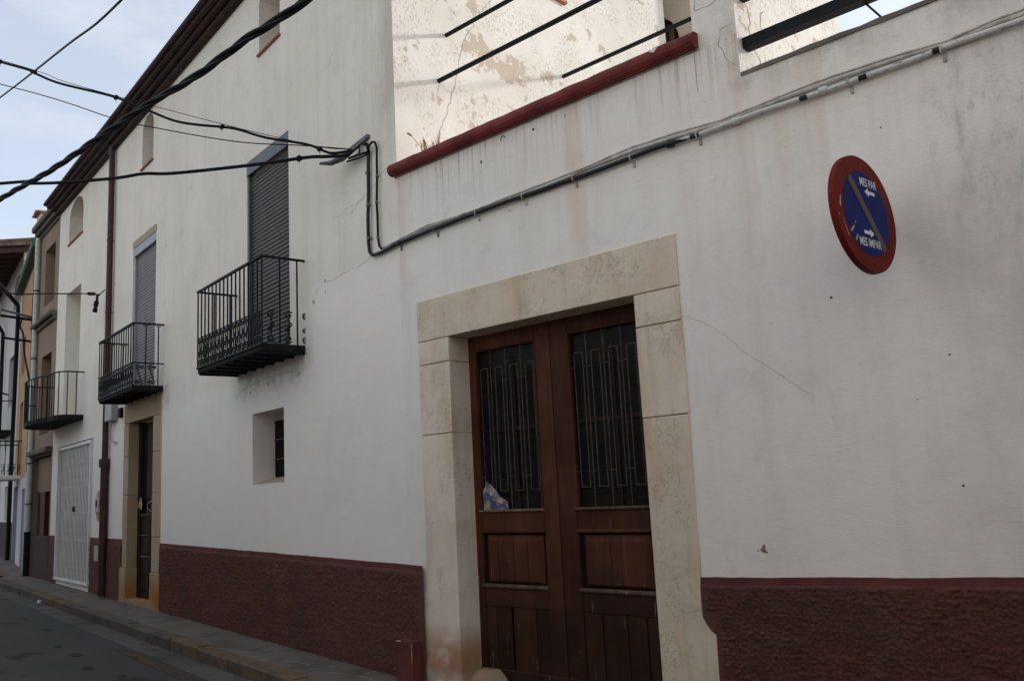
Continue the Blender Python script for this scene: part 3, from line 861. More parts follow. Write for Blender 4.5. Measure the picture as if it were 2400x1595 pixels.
# double door
D = 0.22
ZB, ZT = 0.045, 2.825
def door_leaf(x0, x1, gx0, gx1, name_label):
    """x0..x1 leaf; gx0..gx1 glazed/panelled field"""
    leaf = MB()
    t = 0.05
    for (a, b) in ((x0, gx0), (gx1, x1)):
        leaf.bbox(a + 0.0015, b - 0.0015, D, D + t, ZB + 0.02, ZT, 0.003)
    for (a, b) in ((2.70, ZT), (1.20, 1.345), (0.61, 0.745)):
        leaf.bbox(gx0 + 0.0015, gx1 - 0.0015, D + 0.001, D + t, a, b, 0.003)
    leaf.bbox(x0 + 0.004, x1 - 0.004, D - 0.012, D + t, ZB - 0.03, ZB + 0.085, 0.006)
    lf = obj('door_leaf', leaf, MT['wood'], house, label=name_label)
    # moulding round the glass
    mb = MB()
    z0, z1 = 1.372, 2.70; w = 0.018
    mb.bbox(gx0, gx0 + w, D - 0.008, D + 0.03, 1.345, z1, 0.006)
    mb.bbox(gx1 - w, gx1, D - 0.008, D + 0.03, 1.345, z1, 0.006)
    mb.bbox(gx0 + w, gx1 - w, D - 0.0085, D + 0.03, z1 - w, z1, 0.006)
    obj('moulding', mb, MT['wood'], lf)
    mb = MB(); mb.bbox(gx0 - 0.02, gx1 + 0.01, D - 0.018, D + 0.03, 1.345, 1.368, 0.008)
    obj('glazing_sill', mb, MT['wood_worn'], lf)
    # screen behind the glass: fine corrugated mesh blind
    q = MB(); z = 1.36; st_ = 0.0105
    while z < 2.69:
        q.quad((gx0, D + 0.050, z), (gx1, D + 0.050, z), (gx1, D + 0.044, z + st_ * 0.5), (gx0, D + 0.044, z + st_ * 0.5))
        q.quad((gx0, D + 0.044, z + st_ * 0.5), (gx1, D + 0.044, z + st_ * 0.5), (gx1, D + 0.050, z + st_), (gx0, D + 0.050, z + st_))
        z += st_
    s_ = obj('mesh_screen', q, MT['screen'], lf)
    s_['kind'] = 'stuff'
    mb = MB(); mb.quad((gx0, D + 0.036, 1.36), (gx1, D + 0.036, 1.36), (gx1, D + 0.036, 2.69), (gx0, D + 0.036, 2.69))
    obj('glass_pane', mb, MT['pane'], lf)
    mb = MB(); mb.box(gx0 + 0.03, gx1, D + 0.030, D + 0.043, 1.995, 2.025)
    obj('cross_rail', mb, MT['wood_dark'], lf)
    mb = MB(); c_ = gx0 + 0.60 * (gx1 - gx0); mb.box(c_ - 0.009, c_ + 0.009, D + 0.029, D + 0.042, 1.37, 2.60)
    obj('upright', mb, MT['wood_dark'], lf)
    # iron grille: rectangles and uprights
    gy = D + 0.012; r = 0.0038; W = gx1 - gx0
    def bar(p, q_):
        m_ = MB(); m_.tube([p, q_], r, 4, phase=math.pi / 4, smooth=False); obj('grille_bar', m_, MT['grille'], lf)
    per = W / 4.05
    for k in range(4):
        cx = gx0 + 0.02 + per * (k + 0.46); h = 0.041
        bar((cx - h, gy, 1.515), (cx - h, gy, 2.53)); bar((cx + h, gy, 1.515), (cx + h, gy, 2.53))
        bar((cx - h, gy, 2.53), (cx + h, gy, 2.53)); bar((cx - h, gy, 1.515), (cx + h, gy, 1.515))
        for zz in (2.42, 1.632):
            if k < 3: bar((cx + h, gy, zz), (cx + per - h, gy, zz))
        if k < 3:
            bar((cx + per / 2, gy - 0.007, 1.37), (cx + per / 2, gy - 0.007, 2.685))
    for zz in (2.42, 1.632):
        bar((gx0 + 0.01, gy, zz), (gx0 + 0.02 + per * 0.46 - 0.041, gy, zz))
        bar((gx0 + 0.02 + per * 3.46 + 0.041, gy, zz), (gx1 - 0.01, gy, zz))
    # raised panel of four boards
    edges = [gx0 + 0.035, gx0 + 0.035 + (W - 0.07) * 0.22, gx0 + 0.035 + (W - 0.07) * 0.5, gx0 + 0.035 + (W - 0.07) * 0.74, gx1 - 0.035] if x0 < 1 else [gx0 + 0.035, gx0 + 0.035 + (W - 0.07) * 0.42, gx0 + 0.035 + (W - 0.07) * 0.58, gx1 - 0.035]
    mb = MB(); mb.box(gx0, gx1, D + 0.030, D + 0.045, 0.745, 1.20); obj('panel_back', mb, MT['void'], lf)
    for i in range(len(edges) - 1):
        mb = MB()
        a, b = edges[i] + 0.002, edges[i + 1] - 0.002
        ins = 0.045
        la = ins if i == 0 else 0.0; rb = ins if i == len(edges) - 2 else 0.0
        zt, zb = 1.165, 0.79
        yo, yi = D + 0.024, D + 0.004 + random.uniform(-0.002, 0.002)
        v = [(a, yo, zb), (b, yo, zb), (b, yo, zt), (a, yo, zt), (a + la, yi, zb + 0.02), (b - rb, yi, zb + 0.02), (b - rb, yi, zt - ins), (a + la, yi, zt - ins), (a, D + .032, zb), (b, D + .032, zb), (b, D + .032, zt), (a, D + .032, zt)]
        mb.add(v, [(4, 5, 6, 7), (0, 1, 5, 4), (1, 2, 6, 5), (2, 3, 7, 6), (3, 0, 4, 7), (8, 9, 1, 0), (9, 10, 2, 1), (10, 11, 3, 2), (11, 8, 0, 3)])
        obj('board', mb, MT['wood'], lf)
    for zc, ww, mm in ((1.193, 0.024, MT['wood']), (0.765, 0.030, MT['wood_worn'])):
        mb = MB(); mb.tube([(gx0 - 0.015, D + 0.002, zc), (gx1 + 0.012, D + 0.002, zc)], ww * 0.62, 8)
        obj('panel_moulding', mb, mm, lf)
    # lower boards with open joints
    e = [gx0 - 0.005, 0.787, 0.962, 1.213, gx1 + 0.005] if x0 < 1 else [gx0 - 0.005, 1.853, 2.075, 2.237, gx1 + 0.005]
    for i in range(len(e) - 1):
        mb = MB()
        gl = 0.011 if (x0 < 1 and i == 2) else 0.0035
        gr = 0.011 if (x0 < 1 and i == 1) else 0.0035
        mb.bbox(e[i] + gl, e[i + 1] - gr, D + 0.012 + random.uniform(-.003, .003), D + 0.04, ZB + 0.05, 0.618, 0.004, 0.0015)
        obj('board', mb, MT['wood'], lf)
    return lf
def screen_mat():
    q = M('mesh_blind', 0.7, 0.3)
    x, y, z = q.xyz()[:3]
    f = q.rng(y, D + 0.050, D + 0.0445, 0.0, 1.0, False)
    c = q.mix(f, (0.020, 0.017, 0.015), (0.040, 0.032, 0.027))
    c = q.mix(q.math('MULTIPLY', q.rng(q.noise(4, 5, 0.6), 0.4, 0.7), 0.4), c, (0.02, 0.018, 0.016))
    q.color(c)
    return q.m
MT['screen'] = screen_mat()
def pane_mat():
    q = M('door_glass', 0.06, 0.5)
    q.nt.nodes.remove(q.b)
    tr = q.n('ShaderNodeBsdfTransparent'); gl = q.n('ShaderNodeBsdfGlossy'); mx = q.n('ShaderNodeMixShader'); fr = q.n('ShaderNodeFresnel')
    gl.inputs['Roughness'].default_value = 0.08
    tr.inputs['Color'].default_value = (0.86, 0.87, 0.86, 1)
    fr.inputs['IOR'].default_value = 1.12
    q.l(fr.outputs[0], mx.inputs[0]); q.l(tr.outputs[0], mx.inputs[1]); q.l(gl.outputs[0], mx.inputs[2])
    q.l(mx.outputs[0], q.nt.nodes['Material Output'].inputs['Surface'])
    return q.m
MT['pane'] = pane_mat()
door_leaf(0.56, 1.512, 0.675, 1.358, 'left leaf of the brown double door, a flyer stuck behind its grille')
door_leaf(1.516, 2.54, 1.688, 2.352, None)

# holes, chips, hooks, nails on the main wall
def chip(parent, s, z, r, y=-0.0015, m=None, name='chip'):
    mb = MB(); n = 9
    mb.add([(s + r * random.uniform(0.5, 1.3) * math.cos(2 * math.pi * i / n), y, z + r * random.uniform(0.5, 1.3) * math.sin(2 * math.pi * i / n)) for i in range(n)], [tuple(range(n))])
    obj(name, mb, m or MT['crack'], parent)
MT['hole'] = flat('drill_hole', (0.03, 0.026, 0.022), 0.95, 0.05)
MT['chip_brown'] = flat('bare_render', (0.27, 0.17, 0.11), 0.95, 0.05, scale=40)
for s, z, r in ((1.078, 4.213, .012), (1.663, 4.31, .014), (1.986, 4.318, .008), (3.871, 2.544, .009), (4.455, 1.432, .007), (4.473, 2.122, .006), (4.27, 3.47, .006), (1.37, 3.72, .006), (4.28, 1.9, .004)):
    chip(house, s, z, r, m=MT['hole'], name='drill_hole')
chip(house, 3.287, 1.097, 0.024, m=MT['chip_brown']); chip(house, 3.25, 1.088, 0.006, m=MT['chip_brown']); chip(house, 3.305, 1.078, 0.008, y=-0.002, m=MT['chip_brown'])
crack(house, [(2.852, 2.608), (3.008, 2.547), (3.167, 2.429), (3.289, 2.301), (3.423, 2.202), (3.55, 2.095), (3.675, 2.003)], 0.0035, jit=0.006)
crack(house, [(0.33, 4.36), (0.34, 4.2), (0.335, 4.05)], 0.003, jit=0.004)
mb = MB(); mb.tube([(1.36, 0.0, 4.345), (1.36, -0.03, 4.345), (1.36, -0.045, 4.33), (1.355, -0.05, 4.31), (1.35, -0.04, 4.30)], 0.0045, 5)
obj('hook', mb, MT['steel'], house)

# terrace bars and beams
def bar_x(name, x0, x1, y, z, r, m, sag=0.0, sides=10):
    mb = MB(); mb.tube([(x0, y, z), (x1, y, z)], r, sides)
    return obj(name, mb, m, house)
bar_x('terrace_bar', -0.02, 3.14, 0.70, 6.043, 0.022, MT['steel_black'])
bar_x('terrace_bar', -0.02, 3.14, 0.575, 5.515, 0.024, MT['steel_black'])
bar_x('terrace_bar', -0.02, 2.60, 2.568, 6.212, 0.024, MT['steel_black'])
mb = MB(); mb.box(2.58, 2.64, 2.54, 2.60, 3.9, 6.25)
obj('terrace_post', mb, MT['steel_black'], house)
for zc, hh in ((4.345, 0.037), (4.70, 0.037)):
    mb = MB(); mb.box(X1 - 0.01, 12, 0.07, 0.15, zc - hh, zc + hh)
    obj('terrace_beam', mb, MT['steel_black'], house)
mb = MB(); mb.tube([(4.23, 0.115, 4.31), (4.36, 0.20, 4.11)], 0.007, 5)
obj('stay_rod', mb, MT['steel_black'], house)
mb = MB(); mb.tube([(4.60, 0.115, 4.31), (4.70, 0.20, 4.11)], 0.006, 5)
obj('stay_rod', mb, MT['grille'], house)
# back wall of the terrace with its arched brown door
mb = MB()
holed_wall(mb, -2.6, 0.4, 3.9, 9.2, [(-1.33, -0.13, 3.9, 8.40, 0.16, 7.75)], y=5.55)
mb.quad((0.4, 5.55, 3.9), (0.4, 8.5, 3.9), (0.4, 8.5, 9.2), (0.4, 5.55, 9.2))
bw = obj('back_wall', mb, MT['wall_back'], house)
mb = MB(); mb.quad((-1.38, 5.70, 3.9), (-0.08, 5.70, 3.9), (-0.08, 5.70, 8.5), (-1.38, 5.70, 8.5))
obj('arched_door', mb, MT['wood'], bw)
mb = MB(); mb.box(-0.36, -0.28, 5.64, 5.699, 3.9, 8.15); obj('door_post', mb, MT['wood_worn'], bw)

# ================================================================== tall house (left)
tall = thing('tall_house', 'tall cream house with two iron balconies under a dark red eave', 'house', FL.o, -A1)
holes = [
    (-3.50, -2.30, 3.13, 5.68, 0.10),          # shutter 1
    (-8.33, -7.10, 3.28, 5.80, 0.12),          # shutter 2
    (-3.11, -2.50, 6.945, 7.80, 0.40, 7.60),   # attic windows
    (-7.93, -7.33, 7.02, 7.89, 0.42, 7.66),
    (-13.06, -11.87, 7.01, 7.89, 0.42, 7.55),
    (-13.13, -11.87, 3.30, 5.955, 0.55),       # tall recess with third balcony
    (-3.35, -2.48, 1.72, 2.535, 0.30),         # small deep window
    (-8.60, -6.72, -0.2, 3.18, 0.35),          # side door
    (-13.25, -10.62, 0.20, 2.80, 0.12),        # white gate
]
mb = MB()
holed_wall(mb, -13.93, 0.0, -0.3, 8.02, holes)
mb.quad((-13.93, 6, -0.3), (-13.93, 0, -0.3), (-13.93, 0, 8.02), (-13.93, 6, 8.02))
obj('front_wall', mb, MT['wall_tall'], tall)
# peeling side wall facing the terrace (runs square to the low house)
side = MB()
side.quad((0, 0, 0), (0, 4.93, 0), (0, 4.93, 8.9), (0, 0, 8.02))
side.quad((0, 4.93, 0), (-3, 4.93, 0), (-3, 4.93, 8.9), (0, 4.93, 8.9))
sw = link('side_wall', side.mesh('side_wall'), MT['wall_side'], tall, rotz=A1)
crack(sw, [(1.45, 6.9), (1.369, 6.7), (1.166, 6.42), (0.997, 6.161), (0.912, 5.976), (0.848, 5.726), (0.762, 5.474), (0.678, 5.246), (0.599, 5.059), (0.545, 4.919), (0.5, 4.6)], 0.010, 0.002, 0.014, 'y')
crack(sw, [(0.575, 5.49), (0.55, 5.38), (0.56, 5.25)], 0.005, 0.002, 0.008, 'y')
crack(sw, [(0.60, 5.53), (0.68, 5.44), (0.74, 5.46)], 0.005, 0.002, 0.008, 'y')
mb = MB(); mb.box(0.0, 0.05, 2.25, 2.68, 7.15, 7.185)
obj('tile_sill', mb, MT['tile'], sw)
# cracks on the front
for pts, w in (([(-0.009, 4.505), (-0.148, 4.531), (-0.238, 4.521), (-0.406, 4.448), (-0.52, 4.415), (-0.695, 4.368), (-0.795, 4.327), (-0.898, 4.265)], .005),
               ([(-0.80, 4.36), (-0.95, 4.37), (-1.1, 4.33), (-1.25, 4.36)], .003),
               ([(-0.49, 3.76), (-0.75, 3.72), (-1.01, 3.73), (-1.3, 3.70), (-1.57, 3.72), (-1.72, 3.6)], .005),
               ([(-1.30, 6.02), (-1.20, 6.14), (-1.12, 6.22)], .004),
               ([(-3.95, 2.95), (-3.86, 2.80), (-3.60, 2.86), (-3.2, 2.90), (-2.7, 2.92), (-2.2, 2.90)], .008),
               ([(-6.65, 3.2), (-6.35, 3.28), (-6.0, 3.34)], .004)):
    crack(tall, pts, w)
for s, z, r in ((-1.72, 3.56, .025), (-1.45, 3.73, .02), (-1.95, 3.45, .02), (-1.92, 3.05, .03), (-1.45, 3.62, .012), (-0.85, 4.3, .012), (-2.1, 2.85, .03), (-6.72, 5.6, .012), (-6.6, 5.4, .016), (-9.4, 5.4, .02), (-9.45, 4.9, .02), (-2.9, 2.84, .025), (-3.4, 2.80, .022)):
    chip(tall, s, z, r, m=MT['crack'])
# dado of the tall house
dado(tall, -6.70, 0.24 - 0.03, zg(-6.7), 0.0, 1.003, 0.935, 0.012, flat=(0.165, 0.11))
dado(tall, -10.60, -8.62, zg(-10.6), zg(-8.6), 1.035, 1.033, 0.03)
dado(tall, -13.93, -13.27, zg(-13.9), zg(-13.2), 1.04, 1.04, 0.04)
# eave: stepped courses and tiled edge
ev = part_empty('eave', tall)
for i, (o0, o1, z0, z1) in enumerate(((0.0, 0.10, 7.93, 8.00), (0.0, 0.185, 8.003, 8.055), (0.0, 0.265, 8.058, 8.11), (0.0, 0.33, 8.113, 8.165))):
    mb = MB(); b = 0.02
    mb.sweep_x([(0.25, z0), (0.25, z1), (-o1, z1), (-o1, z0 + b), (-o1 + b, z0)], -14.02 - 0.01 * i, 0.0)
    obj('cornice_course', mb, MT['eave'], ev)
roof = MB()
roof.quad((-14.02, -0.32, 8.168), (0.0, -0.32, 8.168), (0.0, 5, 9.9), (-14.02, 5, 9.9))
roof.quad((-14.02, -0.32, 8.19), (0.0, -0.32, 8.19), (0.0, 5, 9.93), (-14.02, 5, 9.93))
rf = obj('roof', roof, MT['tile'], tall)
tm = MB()
tm.tube([(0, -0.06, 8.29), (0, 4.9, 9.95)], 0.085, 8)
tm_me = tm.mesh('roof_tile')
tm_me.materials.append(MT['eave'])
for i in range(62):
    link('roof_tile', tm_me, None, rf, loc=(-14.0 + i * 0.228, 0, 0))

def pane_at(name, parent, s0, s1, z0, z1, y, m):
    mb = MB(); mb.quad((s0, y, z0), (s1, y, z0), (s1, y, z1), (s0, y, z1)); return obj(name, mb, m, parent)
# attic windows: back frames and tile sills
for (a, b, c, d, dp, *_r) in holes[2:5]:
    w = pane_at('attic_window', tall, a, b, c, d, dp - 0.01, MT['reveal'])
    mb = MB(); cx = (a + b) / 2; mb.box(cx - 0.2, cx + 0.2, dp - 0.05, dp - 0.012, c + 0.12, d - 0.2); obj('shutter_panel', mb, MT['wood_dark'], w)
    mb = MB(); mb.bbox(a - 0.02, b + 0.02, -0.03, dp - 0.02, c - 0.018, c + 0.008, 0.004); obj('sill', mb, MT['tile'], w)
# tall recess
rc = pane_at('recess_door', tall, -13.13, -11.87, 3.3, 5.955, 0.54, MT['white_metal'])
mb = MB(); mb.bbox(-12.9, -12.1, 0.50, 0.538, 3.32, 5.7, 0.01); obj('leaf', mb, MT['white_metal'], rc)
# small window with two bars
sw2 = pane_at('small_window', tall, -3.35, -2.48, 1.72, 2.535, 0.295, MT['reveal'])
mb = MB(); mb.box(-3.33, -2.6, 0.270, 0.292, 1.80, 2.455); obj('dark_opening', mb, MT['void'], sw2)
mb = MB(); mb.add([(-3.35, 0, 1.722), (-2.48, 0, 1.722), (-2.48, 0.27, 1.79), (-3.35, 0.27, 1.79)], [(0, 1, 2, 3)]); obj('sill', mb, plaster_plain('sill_cement', (0.50, 0.41, 0.31)), sw2)
for z in (2.00, 2.23):
    mb = MB(); mb.tube([(-3.325, 0.262, z), (-2.48, 0.262, z)], 0.009, 6); obj('window_bar', mb, MT['grille'], sw2)
mb = MB(); mb.tube([(-2.95, 0.235, 1.79), (-2.95, 0.235, 2.46)], 0.009, 6); obj('window_bar', mb, MT['iron'], sw2)

# roller shutters, slat by slat
def shutter(s0, s1, z0, zt, zbox, ms, mbx, y, lab, rails):
    bx = MB(); bx.bbox(s0, s1, y - 0.055, y + 0.04, zbox, zt, 0.004)
    sh = obj('roller_shutter', bx, mbx, tall, label=lab)
    mb = MB(); mb.tube([(s0 + 0.02, y - 0.052, zbox), (s1 - 0.02, y - 0.052, zbox)], 0.008, 6); obj('box_lip', mb, mbx, sh)
    for a in (s0, s1 - 0.035):
        mb = MB(); mb.bbox(a, a + 0.035, y - 0.035, y + 0.04, z0, zbox - 0.002, 0.003); obj('guide_rail', mb, rails, sh)
    sl = MB(); h = 0.05; n = 5; prof = []
    for i in range(n + 1):
        t = i / n; prof.append((-0.010 * math.sin(math.pi * t), 0.002 + (h - 0.004) * t))
    sl.sweep_x(prof + [(0.012, h - 0.002), (0.012, 0.002)], 0, s1 - s0 - 0.07)
    me = sl.mesh('shutter_slat'); me.materials.append(ms)
    z = z0 + 0.005
    while z + h < zbox + 0.02:
        link('shutter_slat', me, None, sh, loc=(s0 + 0.035, y + random.uniform(-0.0015, 0.0015), z)); z += h
    return sh
shutter(-3.50, -2.30, 3.135, 5.675, 5.505, MT['shutter'], MT['shutter_box'], 0.05, 'dark roller shutter behind the large balcony', MT['shutter_box'])
shutter(-8.31, -7.12, 3.285, 5.785, 5.625, MT['shutter2'], MT['shutter_box2'], 0.06, 'grey roller shutter under a bare cement lintel', MT['shutter_box2'])
mb = MB(); n = 16
for i in range(n):
    a, b = -8.36 + 1.29 * i / n, -8.36 + 1.29 * (i + 1) / n
    f = lambda s: 5.885 + 0.03 * mnoise.noise(Vector((s * 6, 3, 1)))
    mb.quad((a, -0.003, 5.77), (b, -0.003, 5.77), (b, -0.003, f(b)), (a, -0.003, f(a)))
obj('cement_lintel', mb, plaster_plain('bare_cement', (0.44, 0.36, 0.26)), tall)

# ------------------------------------------------ balconies
def spiral(mb, cx, cz, r, turns, start, sgn, y=0.0, t=0.0085, n=16):
    pts = []
    for i in range(n + 1):
        f = i / n
        w = start + sgn * 2 * math.pi * turns * f
        rr = r * (1 - 0.86 * f)
        pts.append((cx + rr * math.cos(w), y, cz + rr * math.sin(w)))
    mb.tube(pts, t, 4, cap=False, phase=math.pi / 4)
def scroll_tall(w, h):
    mb = MB(); r = w * 0.40
    spiral(mb, 0, h - r - 0.01, r, 1.4, -math.pi / 2 + 2.2, 1); spiral(mb, 0, r + 0.008, r, 1.4, math.pi / 2 - 2.2, -1)
    r2 = w * 0.24
    spiral(mb, 0.012, h * 0.5 + r2 * 1.15, r2, 1.2, -2.2, 1); spiral(mb, -0.012, h * 0.5 - r2 * 1.15, r2, 1.2, 0.9, 1)
    mb.tube([(0, 0, 2 * r), (0.012, 0, h * 0.5), (0, 0, h - 2 * r)], 0.008, 4, cap=False)
    return mb
def scroll_s(w, h):
    mb = MB(); r = w * 0.27
    pts = []
    for i in range(15):
        f = i / 14
        pts.append((-w * 0.36 + w * 0.72 * f, 0, h * 0.82 - h * 0.64 * (f - 0.13 * math.sin(2 * math.pi * f))))
    mb.tube(pts, 0.009, 4, cap=False)
    spiral(mb, -w * 0.16, h - r - 0.01, r, 1.5, 2.6, -1); spiral(mb, w * 0.16, r + 0.01, r, 1.5, -0.5, -1)
    spiral(mb, w * 0.27, h - r * 0.75 - 0.02, r * 0.7, 1.4, 0.2, 1); spiral(mb, -w * 0.27, r * 0.75 + 0.02, r * 0.7, 1.4, 3.3, 1)
    return mb
def balcony(s0, s1, dep, zs0, zs1, zr, nfront, nside, style, lab, mid=None):
    mb = MB()
    mb.bbox(s0, s1, -dep, 0.05, zs0 + 0.022, zs1, 0.008)
    bal = obj('balcony', mb, MT['iron_soft'], tall, label=lab)
    # ribs and edge angle beneath
    k = int((s1 - s0) / 0.27)
    for i in range(k + 1):
        a = s0 + 0.02 + (s1 - s0 - 0.07) * i / k
        mb = MB(); mb.box(a, a + 0.035, -dep + 0.012, 0.02, zs0, zs0 + 0.020); obj('slab_rib', mb, MT['iron_soft'], bal)
    mb = MB(); mb.bbox(s0 - 0.012, s1 + 0.012, -dep - 0.014, -dep + 0.012, zs1 - 0.022, zs1 + 0.006, 0.004); obj('edge_strip', mb, MT['iron'], bal)
    bm = MB(); bm.box(-0.007, 0.007, -0.007, 0.007, zs1, zr)
    bme = bm.mesh('baluster'); bme.materials.append(MT['iron'])
    pos = [(s0 + (s1 - s0) * i / nfront, -dep) for i in range(nfront + 1)]
    pos += [(q, -dep * (1 - (i + 1) / (nside + 0.45))) for q in (s0, s1) for i in range(nside)]
    for x, y in pos:
        link('baluster', bme, None, bal, loc=(x, y, 0))
    def railing(z, r, nm='handrail'):
        m_ = MB()
        m_.box(s0 - 0.012, s1 + 0.012, -dep - 0.016, -dep + 0.016, z - r, z + r)
        m_.box(s0 - 0.0122, s0 + 0.0138, -dep + 0.0162, 0.02, z - r, z + r)
        m_.box(s1 - 0.0138, s1 + 0.0122, -dep + 0.0162, 0.02, z - r, z + r)
        obj(nm, m_, MT['iron'], bal)
    railing(zr, 0.011)
    if mid: railing(mid, 0.008, 'middle_rail')
    if style == 'tall':
        sc = scroll_tall((s1 - s0) / nfront * 0.95, 0.36).mesh('scroll')
    elif style == 's':
        sc = scroll_s((s1 - s0) / nfront * 1.15, mid - zs1 - 0.02).mesh('scroll')
    if style:
        sc.materials.append(MT['iron'])
        for i in range(nfront):
            link('scroll', sc, None, bal, loc=(s0 + (s1 - s0) * (i + 0.5) / nfront, -dep, zs1 + 0.005))
        for q in (s0, s1):
            for i in range(nside + (1 if style == 'tall' else 0)):
                o = link('scroll', sc, None, bal, loc=(q, -dep * (1 - (i + 0.5) / (nside + 0.45)), zs1 + 0.005)); o.rotation_euler = (0, 0, math.pi / 2)
    if style == 's':
        for sg in (1, -1):
            c = MB(); spiral(c, 0.022 * sg, -0.028, 0.018, 1.0, math.pi / 2, -sg, t=0.005, n=8)
            cme = c.mesh('rail_curl'); cme.materials.append(MT['iron'])
            for x, y in pos:
                link('rail_curl', cme, None, bal, loc=(x, y, zr), rotz=0 if abs(y + dep) < 1e-4 else math.pi / 2)
    return bal
balcony(-3.825, -1.93, 0.48, 3.035, 3.130, 4.052, 16, 2, 'tall', 'large balcony of black iron bars over a band of small scrolls')
b2 = balcony(-8.53, -6.66, 0.435, 3.185, 3.275, 4.187, 15, 2, 's', 'balcony of black iron bars with wide S scrolls over the side door', mid=3.60)
# third balcony: plain bars, belly front
def balcony3():
    s0, s1, dep, zs, zr = -13.92, -11.40, 0.52, 3.30, 4.11
    plan = [(s1, 0.02), (s1, -0.30), (s1 - 0.08, -0.42), (s1 - 0.25, -0.47), (-12.05, -0.48), (-12.4, -0.62), (-12.9, -0.69), (-13.4, -0.66), (-13.75, -0.55), (s0, -0.38), (s0, 0.02)]
    mb = MB(); n = len(plan)
    v = [(x, y, zs - 0.09) for x, y in plan] + [(x, y, zs) for x, y in plan]
    mb.add(v, [tuple(range(n)), tuple(range(2 * n - 1, n - 1, -1))] + [(i, n + i, n + (i + 1) % n, (i + 1) % n) for i in range(n)])
    bal = obj('balcony', mb, MT['iron_soft'], tall, label='plain bow-fronted balcony before the tall white recess')
    mb = MB(); mb.tube([(x, y, zr) for x, y in plan], 0.014, 6); obj('handrail', mb, MT['iron'], bal)
    bm = MB(); bm.box(-0.008, 0.008, -0.008, 0.008, zs, zr); me = bm.mesh('baluster'); me.materials.append(MT['iron'])
    L = [0]
    for i in range(n - 1): L.append(L[-1] + (Vector(plan[i + 1]) - Vector(plan[i])).length)
    k = int(L[-1] / 0.155)
    for j in range(1, k):
        t = L[-1] * j / k
        i = max(q for q in range(n - 1) if L[q] <= t); f = (t - L[i]) / (L[i + 1] - L[i])
        p = Vector(plan[i]).lerp(Vector(plan[i + 1]), f)
        link('baluster', me, None, bal, loc=(p.x, p.y, 0))
balcony3()

# ------------------------------------------------ side door
sd = part_empty('side_door_surround', tall)
mb = MB(); mb.box(-8.58, -8.37, 0.004, 0.3, -0.1, 3.1); mb.box(-7.07, -6.74, 0.004, 0.3, -0.1, 3.1); mb.box(-8.5, -6.9, 0.004, 0.3, 2.9, 3.15)
obj('mortar_bed', mb, MT['mortar'], sd)
def sst(x0, x1, z0, z1, y=-0.012):
    mb = MB(); mb.bbox(x0, x1, y, 0.32, z0 + 0.003, z1 - 0.003, 0.008, 0.004); obj('stone', mb, MT['stone_small'], sd)
LI2, RI2 = -8.36, -7.08
sst(-8.62, -6.72, 2.865, 3.18)
for a, b in ((2.33, 2.865), (1.72, 2.33), (1.19, 1.72)): sst(-8.62, LI2, a, b)
sst(-8.60, LI2, 0.60, 1.19); sst(-8.67, LI2 + 0.01, -0.1, 0.60, -0.03)
for a, b in ((2.33, 2.865), (1.72, 2.33), (1.08, 1.72)): sst(RI2, -6.70, a, b)
sst(RI2, -6.70, 0.58, 1.08); sst(RI2 - 0.01, -6.66, -0.1, 0.58, -0.03)
mb = MB(); mb.box(LI2 - .1, RI2 + .1, -0.02, 0.3, -0.1, 0.125); obj('stone_threshold', mb, MT['stone_small'], sd)
dd = MB(); y = 0.17
dd.bbox(LI2 - 0.05, LI2 + 0.14, y - 0.02, y + 0.06, 0.127, 2.9, 0.004); dd.bbox(RI2 - 0.62, RI2 + 0.05, y + 0.02, y + 0.06, 0.127, 2.9, 0.004)
dd.bbox(LI2 + 0.14, RI2 - 0.62, y + 0.0005, y + 0.06, 0.127, 1.42, 0.004)
dleaf = obj('side_door', dd, MT['wood_dark'], tall, label='narrow dark wooden door with a paper in its glazing')
pane_at('glass_pane', dleaf, LI2 + 0.14, RI2 - 0.62, 1.42, 2.85, y + 0.03, MT['glass_dark'])
for z0, z1 in ((0.25, 0.72), (0.80, 1.05), (1.12, 1.36)):
    mb = MB(); mb.bbox(LI2 + 0.19, RI2 - 0.67, y - 0.012, y + 0.01, z0, z1, 0.014); obj('door_panel', mb, MT['wood_dark'], dleaf)
for z in (0.76, 1.085, 1.40):
    mb = MB(); mb.bbox(LI2 + 0.17, RI2 - 0.65, y - 0.022, y + 0.01, z - 0.012, z + 0.012, 0.006); obj('moulding', mb, MT['wood_worn'], dleaf)
mb = MB(); mb.tube([(LI2 + .60, y, 1.62), (LI2 + .58, y - .04, 1.56), (LI2 + .62, y - .05, 1.50), (LI2 + .7, y - .03, 1.46), (LI2 + .9, y - .02, 1.47)], 0.006, 5); mb.tube([(LI2 + .58, y - .04, 1.56), (LI2 + .75, y - .05, 1.6), (LI2 + .92, y - .02, 1.61)], 0.006, 5)
obj('rope_tie', mb, MT['grey_plastic'], dleaf)

# ------------------------------------------------ white folding gate
gt = pane_at('gate', tall, -13.25, -10.62, 0.2, 2.80, 0.115, flat('gate_backing', (0.10, 0.10, 0.10), 0.8))
gt['label'] = 'white folding lattice gate closed over a dark opening'
gb = MB()
for i in range(25):
    za, zb = 0.24 + 2.48 * i / 25, 0.24 + 2.48 * (i + 1) / 25
    xa, xb = 0.006 * math.sin(i * 2.1), 0.006 * math.sin((i + 1) * 2.1)
    for (p, q_) in (((-0.022, 0.0), (0.022, 0.0)), ((0.022, 0.0), (0.022, 0.007)), ((-0.022, 0.007), (-0.022, 0.0))):
        gb.quad((xa + p[0], p[1], za), (xa + q_[0], q_[1], za), (xb + q_[0], q_[1], zb), (xb + p[0], p[1], zb))
gme = gb.mesh('gate_bar'); gme.materials.append(MT['white_metal'])
NB = 24
for i in range(NB):
    link('gate_bar', gme, None, gt, loc=(-13.17 + 2.47 * i / (NB - 1), 0.012, 0))
